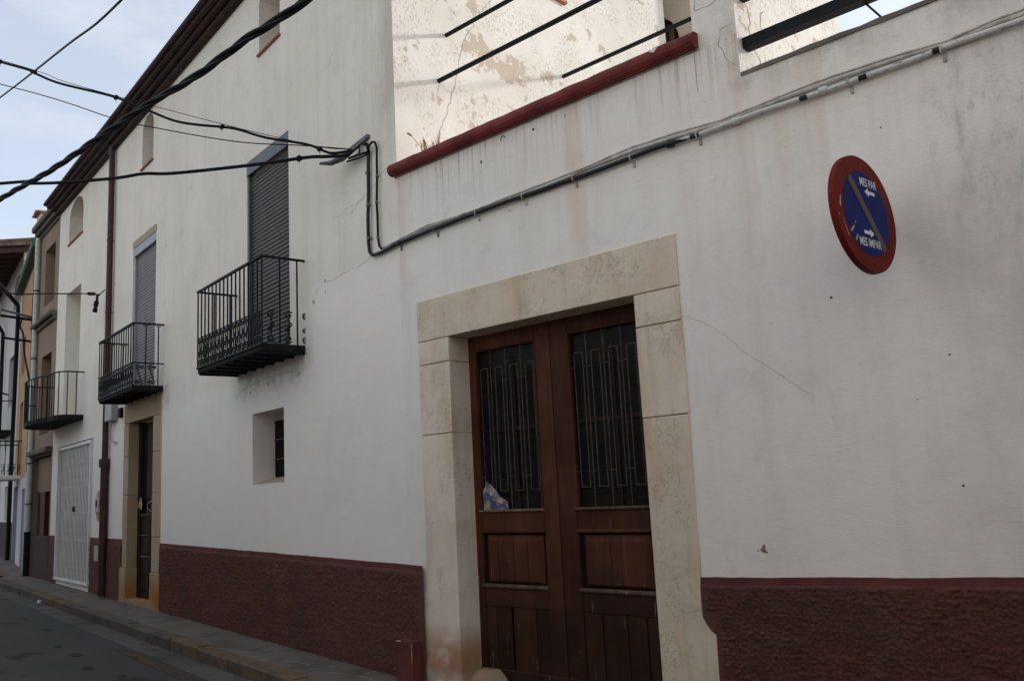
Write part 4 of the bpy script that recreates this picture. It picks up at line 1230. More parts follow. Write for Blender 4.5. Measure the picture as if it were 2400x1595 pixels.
for a, b, c, d in ((-13.25, -13.2, 0.2, 2.78), (-10.67, -10.62, 0.2, 2.78), (-13.25, -10.62, 2.72, 2.785), (-13.25, -10.62, 2.80, 2.825), (-13.32, -10.60, 0.19, 0.235)):
    mb = MB(); mb.bbox(a, b, -0.02 if c > .21 else -0.045, 0.05, c, d, 0.004); obj('gate_frame', mb, MT['white_metal'], gt)
for zz in (0.5, 1.0, 1.5, 2.0, 2.45):
    mb = MB()
    for i in range(NB - 1):
        a = -13.17 + 2.47 * i / (NB - 1); b = a + 2.47 / (NB - 1)
        mb.tube([(a, 0.026, zz - 0.05), (b, 0.026, zz + 0.05)], 0.003, 4, cap=False, smooth=False)
        mb.tube([(a, 0.034, zz + 0.05), (b, 0.034, zz - 0.05)], 0.003, 4, cap=False, smooth=False)
    obj('lattice_row', mb, MT['white_metal'], gt)
mb = MB(); mb.box(-12.0, -11.9, -0.02, 0.02, 1.50, 1.60); obj('lock', mb, MT['iron'], gt)

# ------------------------------------------------ downpipe of the tall house
dp = MB(); dp.tube([(-9.52, -0.07, 7.98), (-9.52, -0.07, 2.30)], 0.052, 12)
dpo = obj('downpipe', dp, MT['pipe_red'], tall)
mb = MB(); mb.tube([(-9.52, -0.07, 2.34), (-9.52, -0.07, 0.10)], 0.066, 12); obj('iron_guard', mb, MT['pipe_red'], dpo)
mb = MB(); mb.tube([(-9.52, -0.07, 2.36), (-9.52, -0.07, 2.22)], 0.095, 12); obj('collar', mb, MT['pipe_red'], dpo)
for z in (7.3, 6.2, 4.9, 3.7):
    mb = MB(); mb.tube([(-9.52, -0.07, z), (-9.52, -0.07, z + 0.03)], 0.058, 12); obj('pipe_clamp', mb, MT['pipe_red'], dpo)

# ================================================================== brown house
bh = thing('brown_house', 'narrow brown cement house with cornices beside the white gate', 'house', FL.p(-16.35, 0, 0), -A1)
SB = 16.35
def bx(s): return s + SB
mb = MB()
BL = 0.32
bholes = [(bx(-15.36), bx(-14.32), 6.12, 7.45, 0.22), (bx(-15.38), bx(-14.36), 3.2, 4.96, 0.25), (bx(-15.92), bx(-14.05), 0.1, 2.72, 0.18)]
holed_wall(mb, BL, 2.42, -0.3, 8.10, bholes)
mb.quad((BL, 6, 4), (BL, 0, 4), (BL, 0, 8.1), (BL, 6, 8.1)); mb.quad((BL, 0, 8.1), (2.42, 0, 8.1), (2.42, 6, 8.1), (BL, 6, 8.1))
obj('front_wall', mb, MT['brown_plaster'], bh)
w = pane_at('window_panel', bh, bx(-15.36), bx(-14.32), 6.12, 7.45, 0.215, MT['brown_plaster'])
mb = MB(); mb.box(bx(-14.75), bx(-14.4), 0.15, 0.213, 6.48, 6.90); obj('dark_pane', mb, MT['glass_dark'], w)
pane_at('balcony_door', bh, bx(-15.38), bx(-14.36), 3.2, 4.96, 0.24, MT['wood'])
for z0, z1, o in ((7.86, 7.93, 0.05), (7.932, 8.02, 0.13), (8.022, 8.16, 0.20), (5.62, 5.70, 0.07), (5.702, 5.80, 0.16), (2.76, 2.88, 0.14)):
    mb = MB(); mb.bbox(BL + 0.02, 2.40, -o, 0.02, z0, z1, 0.02); obj('cornice', mb, MT['brown_cornice'], bh)
gd = pane_at('garage_front', bh, bx(-15.92), bx(-14.05), 0.1, 2.72, 0.17, MT['wood_dark'])
mb = MB(); mb.bbox(bx(-15.9), bx(-14.1), 0.10, 0.165, 1.95, 2.70, 0.01); obj('fanlight_boards', mb, MT['brown_plaster'], gd)
for a, b in ((-15.85, -15.30), (-14.75, -14.2)):
    mb = MB(); mb.box(bx(a), bx(b), 0.12, 0.168, 1.05, 1.94); obj('dark_pane', mb, MT['glass_dark'], gd)
mb = MB(); mb.bbox(bx(-15.25), bx(-14.80), 0.05, 0.166, 1.0, 1.95, 0.01); obj('door_post', mb, MT['wood'], gd)
mb = MB(); mb.bbox(BL + 0.02, 2.40, -0.02, 0.12, 0.0, 1.02, 0.01); obj('dark_dado', mb, flat('dark_brown_dado', (0.050, 0.024, 0.018), 0.85), bh)
mb = MB(); mb.tube([(BL + 0.14, -0.07, 7.85), (BL + 0.14, -0.07, 1.1)], 0.06, 10); pp = obj('downpipe', mb, MT['pvc'], bh)
mb = MB(); mb.tube([(BL + 0.14, -0.07, 1.1), (BL + 0.14, -0.07, 0.12)], 0.065, 10); obj('iron_guard', mb, MT['iron_soft'], pp)
for z in (6.6, 5.0, 3.9, 2.6, 1.7):
    mb = MB(); mb.tube([(BL + 0.14, -0.07, z), (BL + 0.14, -0.07, z + .03)], 0.066, 10); obj('pipe_clamp', mb, MT['iron_soft'], pp)

# ================================================================== orange house
oh = thing('orange_house', 'orange house with green gutter between the brown and far white houses', 'house', FO.o, -A2)
mb = MB()
oholes = [(-5.40, -4.15, 5.36, 6.38, 0.2), (-5.30, -4.16, 2.5, 4.55, 0.2), (-2.5, -1.45, 6.3, 7.3, 0.2, 7.0)]
holed_wall(mb, -6.28, 0.40, 2.40, 8.1, oholes)
mb.quad((-6.28, 0, 8.1), (0.35, 0, 8.1), (0.35, 5, 8.9), (-6.28, 5, 8.9))
mb.quad((0.35, 0, 2), (0.35, 5, 2), (0.35, 5, 8.9), (0.35, 0, 8.1))
obj('front_wall', mb, MT['orange_plaster'], oh)
mb = MB(); holed_wall(mb, -6.28, 0.35, -0.3, 2.398, [(-3.0, -1.80, 0.12, 2.12, 0.3), (-6.15, -4.6, 0.1, 2.25, 0.4)], y=-0.02)
obj('ground_floor_wall', mb, MT['lavender'], oh)
pane_at('door', oh, -3.0, -1.8, 0.12, 2.12, 0.27, MT['blue_door']); pane_at('dark_doorway', oh, -6.15, -4.6, 0.1, 2.25, 0.37, MT['void'])
pane_at('window', oh, -5.4, -4.15, 5.36, 6.38, 0.19, MT['blue_door']); pane_at('balcony_door', oh, -5.3, -4.16, 2.5, 4.55, 0.19, MT['blue_door']); pane_at('window', oh, -2.5, -1.45, 6.3, 7.3, 0.19, MT['glass_dark'])
_w = FL.p(-17.8, -0.30, 0) - FO.o
ch = part_empty('chimney', oh, loc=(_w.dot(FO.u), _w.dot(FO.n), 0)); ch.rotation_euler = (0, 0, A2 - A1)
mb = MB(); mb.bbox(-0.45, 0.0, 0.0, 0.40, 7.6, 9.12, 0.006); obj('stack', mb, MT['white_sun'], ch)
mb = MB(); mb.bbox(-0.48, 0.03, -0.03, 0.43, 8.90, 8.95, 0.008); obj('band', mb, MT['white_sun'], ch)
mb = MB(); mb.tube([(0.004, 0.21, 9.04), (0.012, 0.21, 9.04)], 0.055, 14); obj('flue_hole', mb, MT['void'], ch)
mb = MB(); mb.bbox(-0.56, 0.10, -0.10, 0.50, 9.12, 9.16, 0.006); mb.prism([(-0.56, 9.162), (0.10, 9.162), (-0.23, 9.24)], -0.09, 0.49); obj('tile_cap', mb, MT['tile'], ch)
mb = MB(); mb.bbox(-6.2, -0.4, -0.20, 0.0, 7.93, 8.10, 0.03); obj('green_gutter', mb, MT['green'], oh)
mb = MB(); mb.tube([(-0.15, -0.08, 2.45), (-0.15, -0.08, 0.2)], 0.075, 10); p_ = obj('downpipe', mb, MT['pvc'], oh)
for z in (2.2, 1.2, 0.45):
    mb = MB(); mb.tube([(-0.15, -0.08, z), (-0.15, -0.08, z + .05)], 0.085, 10); obj('pipe_clamp', mb, MT['pvc'], p_)
mb = MB(); mb.tube([(-0.9, -0.05, 7.9), (-0.9, -0.05, 2.45)], 0.05, 10); obj('downpipe', mb, MT['iron_soft'], oh)
mb = MB(); mb.bbox(-0.5, 0.30, -0.012, 0.0, 1.3, 5.3, 0.004); obj('pink_band', mb, MT['pink'], oh)
mb = MB(); mb.bbox(-5.6, -3.9, -0.62, 0.05, 2.42, 2.52, 0.01); ob = obj('balcony', mb, MT['white_metal'], oh)
mb = MB(); mb.box(-5.6, -3.9, -0.63, -0.60, 3.42, 3.45); mb.box(-3.93, -3.90, -0.6, 0.02, 3.42, 3.45); mb.box(-5.6, -5.57, -0.6, 0.02, 3.42, 3.45); obj('handrail', mb, MT['iron'], ob)
bm = MB(); bm.box(-0.01, 0.01, -0.01, 0.01, 2.52, 3.43); me = bm.mesh('baluster'); me.materials.append(MT['iron'])
for i in range(11): link('baluster', me, None, ob, loc=(-5.58 + 1.66 * i / 10, -0.615, 0))
for i in range(4): link('baluster', me, None, ob, loc=(-3.915, -0.15 * (i + 0.6), 0))
for i in range(5):
    o = link('scroll', scroll_tall(0.13, 0.3).mesh('scroll'), MT['iron'], ob, loc=(-3.915, -0.06 - 0.12 * i, 2.54)); o.rotation_euler = (0, 0, math.pi / 2)

# ================================================================== far white house with deep eaves
fw = thing('far_white_house', 'far white house with deep dark timber eaves at the street bend', 'house', FW.o, -A3)
mb = MB()
fh = [(-2.25, -0.32, 7.85, 8.86, 0.3, 8.45), (-2.78, -1.38, 4.8, 6.4, 0.25), (-2.5, -1.18, 1.30, 2.34, 0.25), (-7, -5.6, 4.8, 6.4, 0.25), (-7, -5.6, 0.2, 2.6, 0.25)]
holed_wall(mb, -14, 0.0, -0.3, 9.3, fh)
mb.quad((0, 0, 2), (0, 7, 2), (0, 7, 10.9), (0, 0, 9.3))
obj('front_wall', mb, MT['white_far'], fw)
mb = MB(); mb.quad((0.012, 0.0, 7.5), (0.012, 6, 8.3), (0.012, 6, 10.7), (0.012, 0.0, 9.3)); obj('rubble_gable', mb, None, fw)
q = M('white_rubble', 0.95, 0.1)
v = q.vor(7.0, 'DISTANCE_TO_EDGE'); q.color(q.mix(q.rng(v, 0.02, 0.10), (0.62, 0.59, 0.55), (0.30, 0.27, 0.25))); q.bump(v, 0.8, 0.02)
bpy.data.objects['rubble_gable'].data.materials.append(q.m)
for h in fh:
    wq = pane_at('window', fw, h[0], h[1], h[2], h[3], h[4] - 0.01, MT['white_far'] if h[2] < 2 else MT['glass_dark'])
mb = MB(); mb.bbox(-14, 0.0, -0.02, 0.0, -0.2, 1.26, 0.004); obj('dark_dado', mb, flat('far_dado', (0.035, 0.022, 0.02), 0.85), fw)
rf2 = MB(); rf2.sweep_x([(-1.5, 9.16), (-1.5, 9.24), (0.5, 9.62), (5, 11.2), (5, 11.1), (0.5, 9.52)], -14.3, 0.45)
rfo = obj('roof', rf2, flat('old_tiles', (0.12, 0.085, 0.065), 0.9, var=0.4, scale=4), fw)
tt = MB(); tt.tube([(0, -1.55, 9.26), (0, 0.5, 9.66)], 0.10, 8); tme = tt.mesh('roof_tile'); tme.materials.append(flat('sooty_tile', (0.085, 0.052, 0.042), 0.9, var=0.4, scale=5))
for i in range(56): link('roof_tile', tme, None, rfo, loc=(0.36 - i * 0.26, 0, 0.0))
rm = MB(); rm.sweep_x([(-1.4, 8.98), (-1.4, 9.14), (0.1, 9.42), (0.1, 9.26)], -0.06, 0.06); rme = rm.mesh('rafter'); rme.materials.append(MT['eave'])
for i in range(24): link('rafter', rme, None, rfo, loc=(0.30 - i * 0.6, 0, 0))
mb = MB(); mb.tube([(0.05, -1.2, 8.85), (0.05, -0.9, 8.6), (0.18, -0.12, 7.6), (0.1, -0.10, 7.3), (-0.1, -0.10, 2.6), (-0.15, -0.1, 0.2)], 0.06, 10); obj('downpipe', mb, MT['iron'], fw)
mb = MB(); mb.tube([(-4.6, -0.75, 8.4), (-4.2, -0.3, 7.9), (-4.1, -0.10, 7.5), (-3.9, -0.10, 2.6), (-3.9, -0.1, 0.3)], 0.06, 10); obj('downpipe', mb, MT['iron'], fw)
mb = MB(); mb.bbox(-3.5, -0.9, -0.45, 0.02, 3.9, 4.0, 0.01); fb = obj('balcony', mb, MT['iron_soft'], fw)
mb = MB(); mb.box(-3.5, -0.9, -0.45, -0.42, 4.86, 4.89); mb.box(-0.93, -0.9, -0.42, 0.02, 4.86, 4.89); obj('handrail', mb, MT['iron'], fb)
for i in range(17): 
    bmq = MB(); bmq.box(-0.01, 0.01, -0.01, 0.01, 4.0, 4.87)
    link('baluster', me if False else bmq.mesh('baluster'), MT['iron'], fb, loc=(-3.48 + 2.56 * i / 16, -0.435, 0))

# ================================================================== opposite side of the street (behind the camera)
def opp_house(fr, s0, s1, h, base, lab):
    t = thing('opposite_house', lab, 'house', fr.p(s0, 6.0, 0), math.pi - fr.a)
    W = s1 - s0
    mb = MB(); hs = []
    k = max(1, int(W / 2.6))
    for i in range(k):
        c = -W * (i + 0.5) / k
        hs.append((c - 0.55, c + 0.55, 0.1, 2.3, 0.25))
        if h > 5: hs.append((c - 0.5, c + 0.5, 3.4, 5.2, 0.25))
    holed_wall(mb, -W, 0, -0.3, h, hs)
    mb.quad((-W, 0, h), (0, 0, h), (0, 6, h), (-W, 6, h))
    mb.quad((0, 0, -.3), (0, 6, -.3), (0, 6, h), (0, 0, h)); mb.quad((-W, 6, -.3), (-W, 0, -.3), (-W, 0, h), (-W, 6, h))
    obj('front_wall', mb, base, t)
    for q in hs: pane_at('door' if q[2] < 1 else 'window', t, q[0], q[1], q[2], q[3], 0.22, MT['wood_dark'] if q[2] < 1 else MT['shutter'])
    mb = MB(); mb.bbox(-W, 0, -0.3, 0.2, h, h + 0.12, 0.02); obj('eave', mb, MT['tile'], t)
opp_house(FM, -1.0, 4.0, 3.3, MT['white_far'], 'white opposite house with brown doors, behind the camera')
opp_house(FM, 4.2, 12.0, 8.0, MT['white_far'], 'tall white opposite house on the right, behind the camera')
opp_house(FL, -9.0, -1.2, 3.3, MT['white_far'], 'low white opposite house facing the two balconies')
opp_house(FL, -18.0, -9.2, 4.4, MT['white_sun'], 'cream opposite house facing the white gate')

# ================================================================== parking sign
SC_ = Vector((-1.6134, 4.6210, 2.8802)); SR = 0.3255
ph, ta = R(83.58), R(1.72)
Nn = Vector((math.sin(ph) * math.cos(ta), -math.cos(ph) * math.cos(ta), math.sin(ta)))
tv = Vector((math.cos(ph), math.sin(ph), 0)); vv = Nn.cross(tv)
sign = thing('parking_sign', 'round blue parking sign with red ring and MES PAR lettering', 'sign', SC_)
sign.matrix_world = Matrix(((tv.x, -Nn.x, vv.x, SC_.x), (tv.y, -Nn.y, vv.y, SC_.y), (tv.z, -Nn.z, vv.z, SC_.z), (0, 0, 0, 1)))
# local: x right (to the wall), -y = facing out, z up
mb = MB(); n = 64
prof = [(SR * 0.985, 0.0), (SR * 0.997, 0.004), (SR, 0.010), (SR, 0.034)]
rows = [[(r * math.cos(2 * math.pi * i / n), y, r * math.sin(2 * math.pi * i / n)) for i in range(n)] for r, y in prof]
mb.add(rows[0], [tuple(range(n))])
for a in range(3):
    for i in range(n):
        j = (i + 1) % n
        mb.add([rows[a][i], rows[a + 1][i], rows[a + 1][j], rows[a][j]], [(0, 1, 2, 3)], True)
mb.add(rows[3], [tuple(range(n - 1, -1, -1))])
obj('red_plate', mb, MT['sign_red'], sign)
mb = MB(); r = SR * 0.727
mb.add([(r * math.cos(2 * math.pi * i / n), -0.0015, r * math.sin(2 * math.pi * i / n)) for i in range(n)], [tuple(range(n))])
obj('blue_disc', mb, MT['sign_blue'], sign)
# faded diagonal band, ends following the disc
mb = MB(); hw = 0.068 * SR * 1.05; ang = R(-52.0)
d0 = Vector((math.cos(ang), math.sin(ang))); pn = Vector((-d0.y, d0.x))
e = math.sqrt(r * r - hw * hw)
P = [(-d0 * e + pn * hw), (-d0 * e - pn * hw), (d0 * e - pn * hw), (d0 * e + pn * hw)]
mb.add([(p.x + 0.02 * SR, -0.003, p.y + 0.01 * SR) for p in P], [(0, 1, 2, 3)])
obj('diagonal_band', mb, MT['sign_grey'], sign)
def text_mesh(body, width, height, cx, cz, y, parent, m, tilt=0.0):
    cu = bpy.data.curves.new('lettering', 'FONT'); cu.body = body; cu.size = 1.0; cu.offset = 0.012; cu.resolution_u = 3
    cu.align_x = 'LEFT'; cu.space_character = 1.0
    tmp = bpy.data.objects.new('lettering_tmp', cu); COL.objects.link(tmp)
    dg = bpy.context.evaluated_depsgraph_get()
    me = bpy.data.meshes.new_from_object(tmp.evaluated_get(dg))
    bpy.data.objects.remove(tmp)
    xs = [v.co.x for v in me.vertices]; ys = [v.co.y for v in me.vertices]
    x0, x1, y0_, y1 = min(xs), max(xs), min(ys), max(ys)
    for v in me.vertices:
        a = (v.co.x - x0) / (x1 - x0) - 0.5; b = (v.co.y - y0_) / (y1 - y0_) - 0.5
        v.co = (cx + a * width, y, cz + b * height + a * tilt)
    me.name = 'lettering'
    return link('lettering', me, m, parent)
text_mesh('MES PAR', 0.555 * SR, 0.145 * SR, 0.195 * SR, 0.553 * SR, -0.0032, sign, MT['sign_white'])
text_mesh('MES IMPAR', 0.70 * SR, 0.145 * SR, -0.03 * SR, -0.508 * SR, -0.0045, sign, MT['sign_white'])
def arrow(x0, x1, z, dr):
    mb = MB(); h, hh = 0.030 * SR, 0.075 * SR; L = 0.13 * SR
    if dr < 0: pts = [(x0, z), (x0 + L, z - hh), (x0 + L, z - h), (x1, z - h), (x1, z + h), (x0 + L, z + h), (x0 + L, z + hh)]
    else: pts = [(x1, z), (x1 - L, z + hh), (x1 - L, z + h), (x0, z + h), (x0, z - h), (x1 - L, z - h), (x1 - L, z - hh)]
    mb.add([(p[0], -0.0045, p[1]) for p in pts], [(0, 1, 2), (0, 2, 5), (2, 3, 4), (2, 4, 5), (0, 5, 6)])
    obj('arrow', mb, MT['sign_white'], sign)
arrow(0.02 * SR, 0.36 * SR, 0.385 * SR, -1); arrow(-0.19 * SR, 0.14 * SR, -0.335 * SR, 1)
for x, z in ((0.0, 0.86), (0.13, 0.80), (0.0, -0.86), (0.13, -0.90)):
    mb = MB(); mb.tube([(x * SR, -0.003, z * SR), (x * SR, 0.001, z * SR)], 0.006, 8); obj('rivet', mb, MT['sign_red'], sign)
mb = MB()
for pts in ([(-0.62, -0.36), (-0.50, -0.27), (-0.47, -0.29), (-0.57, -0.37), (-0.61, -0.40)], [(-0.50, -0.50), (-0.42, -0.40), (-0.40, -0.42), (-0.47, -0.53)], [(-0.86, 0.02), (-0.80, 0.20), (-0.79, 0.20), (-0.82, -0.02)], [(-0.80, -0.12), (-0.78, -0.3), (-0.70, -0.48), (-0.69, -0.46), (-0.765, -0.3)], [(-0.46, -0.24), (-0.42, -0.18), (-0.41, -0.2)]):
    mb.add([(a * SR, -0.002, b * SR) for a, b in pts], [tuple(range(len(pts)))])
obj('paint_scratch', mb, flat('bare_sign_metal', (0.42, 0.36, 0.32), 0.5), sign)
mb = MB(); mb.tube([(0.02, 0.03, -0.0), (0.02, 0.07, 0.0), (0.40, 0.07, 0.0)], 0.016, 8); mb.box(-0.03, 0.07, 0.034, 0.05, -0.12, 0.12)
obj('bracket', mb, MT['steel'], sign)

# ================================================================== cables
def wob(pts, amp, step=0.05, seed=0):
    P = []
    for i in range(len(pts) - 1):
        a, b = Vector(pts[i]), Vector(pts[i + 1])
        n = max(1, int((b - a).length / step))
        for k in range(n):
            p = a.lerp(b, k / n)
            P.append(p + Vector((0, mnoise.noise(p * 3 + Vector((seed, 0, 0))), mnoise.noise(p * 3 + Vector((0, seed, 5))))) * amp)
    P.append(Vector(pts[-1])); return P
# main sheathed cable across the facade
run = [FL.p(-0.452, 0.03, 4.80), FL.p(-0.471, 0.03, 4.528), FL.p(-0.478, 0.03, 4.236), FL.p(-0.498, 0.03, 3.902), FL.p(-0.485, 0.03, 3.802), FL.p(-0.45, 0.03, 3.765), FL.p(-0.40, 0.03, 3.748), FL.p(-0.24, 0.03, 3.742), FL.p(-0.02, 0.035, 3.752)]
run += [FM.p(s, 0.03, z) for s, z in ((0.373, 3.762), (1.02, 3.784), (1.545, 3.782), (2.054, 3.787), (2.456, 3.795), (2.754, 3.793), (3.1, 3.785), (3.45, 3.788), (3.854, 3.792), (4.356, 3.79), (4.715, 3.792), (5.05, 3.79), (7, 3.79), (12, 3.79))]
fc = thing('facade_cable', 'thick black cable turning whitewashed conduit, clipped along the white facade', 'cable', (0, 0, 0))
mb = MB(); mb.tube(wob(run, 0.010), 0.0170, 10); obj('sheath', mb, MT['conduit'], fc)
for s, z in ((0.031, 3.755), (0.519, 3.765), (1.02, 3.784), (1.543, 3.782), (2.053, 3.787), (2.574, 3.79), (3.11, 3.788), (4.13, 3.79), (4.647, 3.79), (5.6, 3.79)):
    mb = MB(); p = FM.p(s, 0, 0)
    a = [(p.x, p.y - 0.03 + 0.021 * math.cos(w) * -1, z + 0.021 * math.sin(w)) for w in [R(x) for x in range(-80, 100, 20)]]
    mb.tube(a, 0.006, 5); mb.box(p.x - 0.004, p.x + 0.016, p.y - 0.009, p.y + 0.0, z - 0.066, z - 0.020)
    mb.tube([(p.x + 0.007, p.y - 0.014, z - 0.058), (p.x + 0.007, p.y - 0.006, z - 0.058)], 0.007, 6)
    obj('clip', mb, MT['cable_beige'] if s > 0.6 else MT['steel'], fc)
for z in (4.58, 4.26, 3.93):
    p = FL.p(-0.478, 0.03, z); mb = MB(); mb.tube([p + Vector((0, 0, -0.012)), p + Vector((0, 0, 0.012))], 0.023, 10); obj('clip', mb, MT['steel'], fc)
for s in (2.90, 3.40, 3.98):
    p = FM.p(s, 0.03, 3.792); mb = MB(); mb.tube([p - Vector((0.025, 0, 0)), p + Vector((0.025, 0, 0))], 0.024, 10); obj('joint_sleeve', mb, MT['conduit'], fc)
# second, thinner cable looping up then running above the first
loop = [FL.p(-0.456, 0.045, 4.75), FL.p(-0.40, 0.05, 4.83), FL.p(-0.35, 0.045, 4.845), FL.p(-0.312, 0.04, 4.83), FL.p(-0.288, 0.035, 4.77), FL.p(-0.302, 0.03, 4.494), FL.p(-0.322, 0.03, 4.24), FL.p(-0.315, 0.03, 4.1), FL.p(-0.318, 0.03, 3.9), FL.p(-0.297, 0.03, 3.81), FL.p(-0.25, 0.035, 3.77)]
ct = thing('looped_cable', 'thinner black cable looping up beside the wall hook', 'cable')
mb = MB(); mb.tube(wob(loop, 0.004), 0.0115, 8); obj('sheath', mb, MT['cable'], ct)
for i in (5, 6, 8):
    p = loop[i]; mb = MB(); mb.tube([p - Vector((0, 0, .01)), p + Vector((0, 0, .01))], 0.016, 8); obj('clip', mb, MT['steel'], ct)
thin = [(0.02, 3.772), (0.398, 3.812), (0.8, 3.812), (1.044, 3.815), (1.8, 3.806), (2.139, 3.826), (2.612, 3.843), (2.95, 3.828), (3.305, 3.818), (3.699, 3.832), (4.042, 3.832), (4.465, 3.826), (4.68, 3.818), (4.909, 3.832), (5.1, 3.83), (7, 3.83), (12, 3.83)]
for k, (dz, rr, lab) in enumerate(((0.002, 0.0105, 'pale washed cable running just above the thick facade cable'), (0.022, 0.007, 'thinnest pale wire, topmost along the white facade'))):
    t_ = thing('thin_cable', lab, 'cable', group='pale cables along the facade')
    pts = [FM.p(s, 0.016 + 0.008 * k, z + dz * (1 if s > 1.6 else 0.4) + (0.008 * math.sin(s * 5) if k else 0)) for s, z in thin]
    pts = [FL.p(-0.22, 0.03 + 0.01 * k, 3.765 + dz * .4)] + pts
    mb = MB(); mb.tube(wob(pts, 0.004, seed=3 + k), rr, 7); obj('sheath', mb, MT['cable_beige'], t_)
# wall hook with clamp
hk = thing('cable_anchor', 'galvanised anchor bracket holding the overhead cables on the wall', 'bracket')
a = FL.p(-0.47, 0.012, 4.955); b = FL.p(-0.85, 0.10, 4.84)
mb = MB(); mb.tube([a, a.lerp(b, .5), b], [0.026, 0.03, 0.034], 4, phase=math.pi / 4, smooth=False); obj('arm', mb, MT['steel'], hk)
mb = MB(); mb.tube([b, b + Vector((-0.14, -0.03, -0.02)), b + Vector((-0.26, -0.08, 0.0))], [0.036, 0.028, 0.014], 8); obj('clamp', mb, MT['steel'], hk)
mb = MB(); mb.tube([a.lerp(b, .35) + Vector((0, 0, -.02)), a.lerp(b, .35) + Vector((0, 0, -0.11))], 0.008, 5); obj('tie', mb, MT['cable'], hk)
mb = MB(); mb.tube([FL.p(-0.80, 0.05, 4.83), FL.p(-0.6, 0.05, 4.80), FL.p(-0.46, 0.04, 4.78)], 0.012, 8); mb.tube([FL.p(-0.82, 0.06, 4.80), FL.p(-0.6, 0.055, 4.765), FL.p(-0.46, 0.045, 4.755)], 0.010, 8); mb.tube([FL.p(-0.5, 0.05, 4.87), FL.p(-0.455, 0.045, 4.86), FL.p(-0.44, 0.035, 4.78)], 0.016, 8); obj('jumper', mb, MT['cable'], hk)
# overhead lines
A_ = [(-9.936, 2.891, 6.371), (-9.598, 3.1, 6.193), (-9.312, 3.28, 6.019), (-8.786, 3.597, 5.789), (-8.514, 3.768, 5.632), (-8.407, 3.836, 5.564), (-8.157, 3.994, 5.413), (-7.914, 4.137, 5.327), (-7.58, 4.33, 5.234), (-7.288, 4.508, 5.093), (-6.909, 4.731, 4.961), (-6.753, 4.83, 4.868), (-6.673, 4.878, 4.834), (-6.498, 4.971, 4.83)]
A2_ = [(-9.933, 2.889, 6.389), (-9.256, 3.309, 6.027), (-8.602, 3.707, 5.717), (-7.604, 4.313, 5.26), (-7.133, 4.596, 5.059), (-6.748, 4.827, 4.901), (-6.496, 4.97, 4.842)]
B_ = [(-9.972, 2.911, 6.133), (-8.793, 3.634, 5.551), (-8.363, 3.891, 5.376), (-7.573, 4.356, 5.098), (-6.949, 4.711, 4.955), (-6.496, 4.97, 4.842)]
C_ = [(-10.132, 3.004, 5.07), (-9.79, 3.194, 5.017), (-9.394, 3.412, 4.969), (-8.84, 3.713, 4.929), (-8.548, 3.868, 4.928), (-8.25, 4.033, 4.885), (-7.501, 4.437, 4.845), (-6.928, 4.743, 4.833), (-6.761, 4.835, 4.814), (-6.567, 4.941, 4.795), (-6.5, 4.972, 4.818)]
def smooth(pts, n=6):
    P = [Vector(p) for p in pts]; out = []
    for i in range(len(P) - 1):
        p0, p1, p2, p3 = P[max(0, i - 1)], P[i], P[i + 1], P[min(len(P) - 1, i + 2)]
        for k in range(n):
            t = k / n
            out.append(0.5 * ((2 * p1) + (p2 - p0) * t + (2 * p0 - 5 * p1 + 4 * p2 - p3) * t * t + (3 * p1 - p0 - 3 * p2 + p3) * t ** 3))
    out.append(P[-1]); return out
def extend(pts, d, rise):
    p, q = Vector(pts[0]), Vector(pts[1]); v = (p - q); v.z = 0; v.normalize()
    return [tuple(p + v * d + Vector((0, 0, rise)))] + list(pts)
def overhead(name, label, pts, r, ext, rise, clips=()):
    t_ = thing(name, label, 'cable')
    mb = MB(); sp = smooth(extend(pts, ext, rise)); mb.tube(sp, r, 7); obj('strand', mb, MT['cable'], t_)
    for f in clips:
        p = sp[int(f * (len(sp) - 1))]; mb = MB(); mb.tube([p - Vector((0.02, 0, 0)), p + Vector((0.02, 0, 0.0))], r * 1.7, 6); mb.tube([p - Vector((0, 0, r)), p - Vector((0, 0, 0.05))], 0.004, 4); obj('clip', mb, MT['cable'], t_)
overhead('overhead_cable', 'sagging black cable descending from upper left to the wall anchor', A_, 0.0135, 4.5, 1.8, (0.08, 0.3, 0.62, 0.84))
overhead('messenger_wire', 'thin taut support wire just above the sagging black cable', A2_, 0.0035, 4.5, 1.8)
overhead('thin_wire', 'single thin wire below the sagging cable on the left', B_, 0.0055, 4.5, 1.6)
overhead('overhead_cable', 'nearly level black cable crossing left below the other wires', C_, 0.0175, 4.5, 0.25, (0.72,))
overhead('overhead_wire', 'lone dark wire crossing the sky in the upper left corner', [(-12.624, 3.693, 7.155), (-8.614, 3.072, 6.077), (-6.535, 2.748, 5.54), (-2.0, 2.06, 4.75)], 0.010, 8, 2.2)
overhead('service_wire', 'thin wire reaching the downpipe of the tall house above the gate', [(-11.392, 3.432, 4.158), (-12.892, 4.479, 4.554), (-14.879, 5.868, 5.106), (-15.226, 6.11, 5.172), (-15.647, 6.406, 5.391)], 0.010, 3.0, -0.4)
mb = MB(); mb.tube(smooth([(-15.30, 6.16, 5.20), (-15.763, 6.321, 5.3), (-15.783, 6.325, 5.202), (-15.83, 6.318, 5.045)]), 0.022, 6); mb.tube([(-14.75, 5.78, 5.07), (-15.05, 5.98, 5.15)], 0.03, 8); mb.tube([(-15.79, 6.325, 5.2), (-15.80, 6.31, 5.10)], 0.042, 6); mb.tube([(-15.82, 6.318, 5.08), (-15.83, 6.31, 5.0)], 0.04, 6)
tq = obj('splice_connector', mb, MT['cable'])
tq['label'] = 'hanging black splice at the end of the thin service wire'; tq['category'] = 'connector'
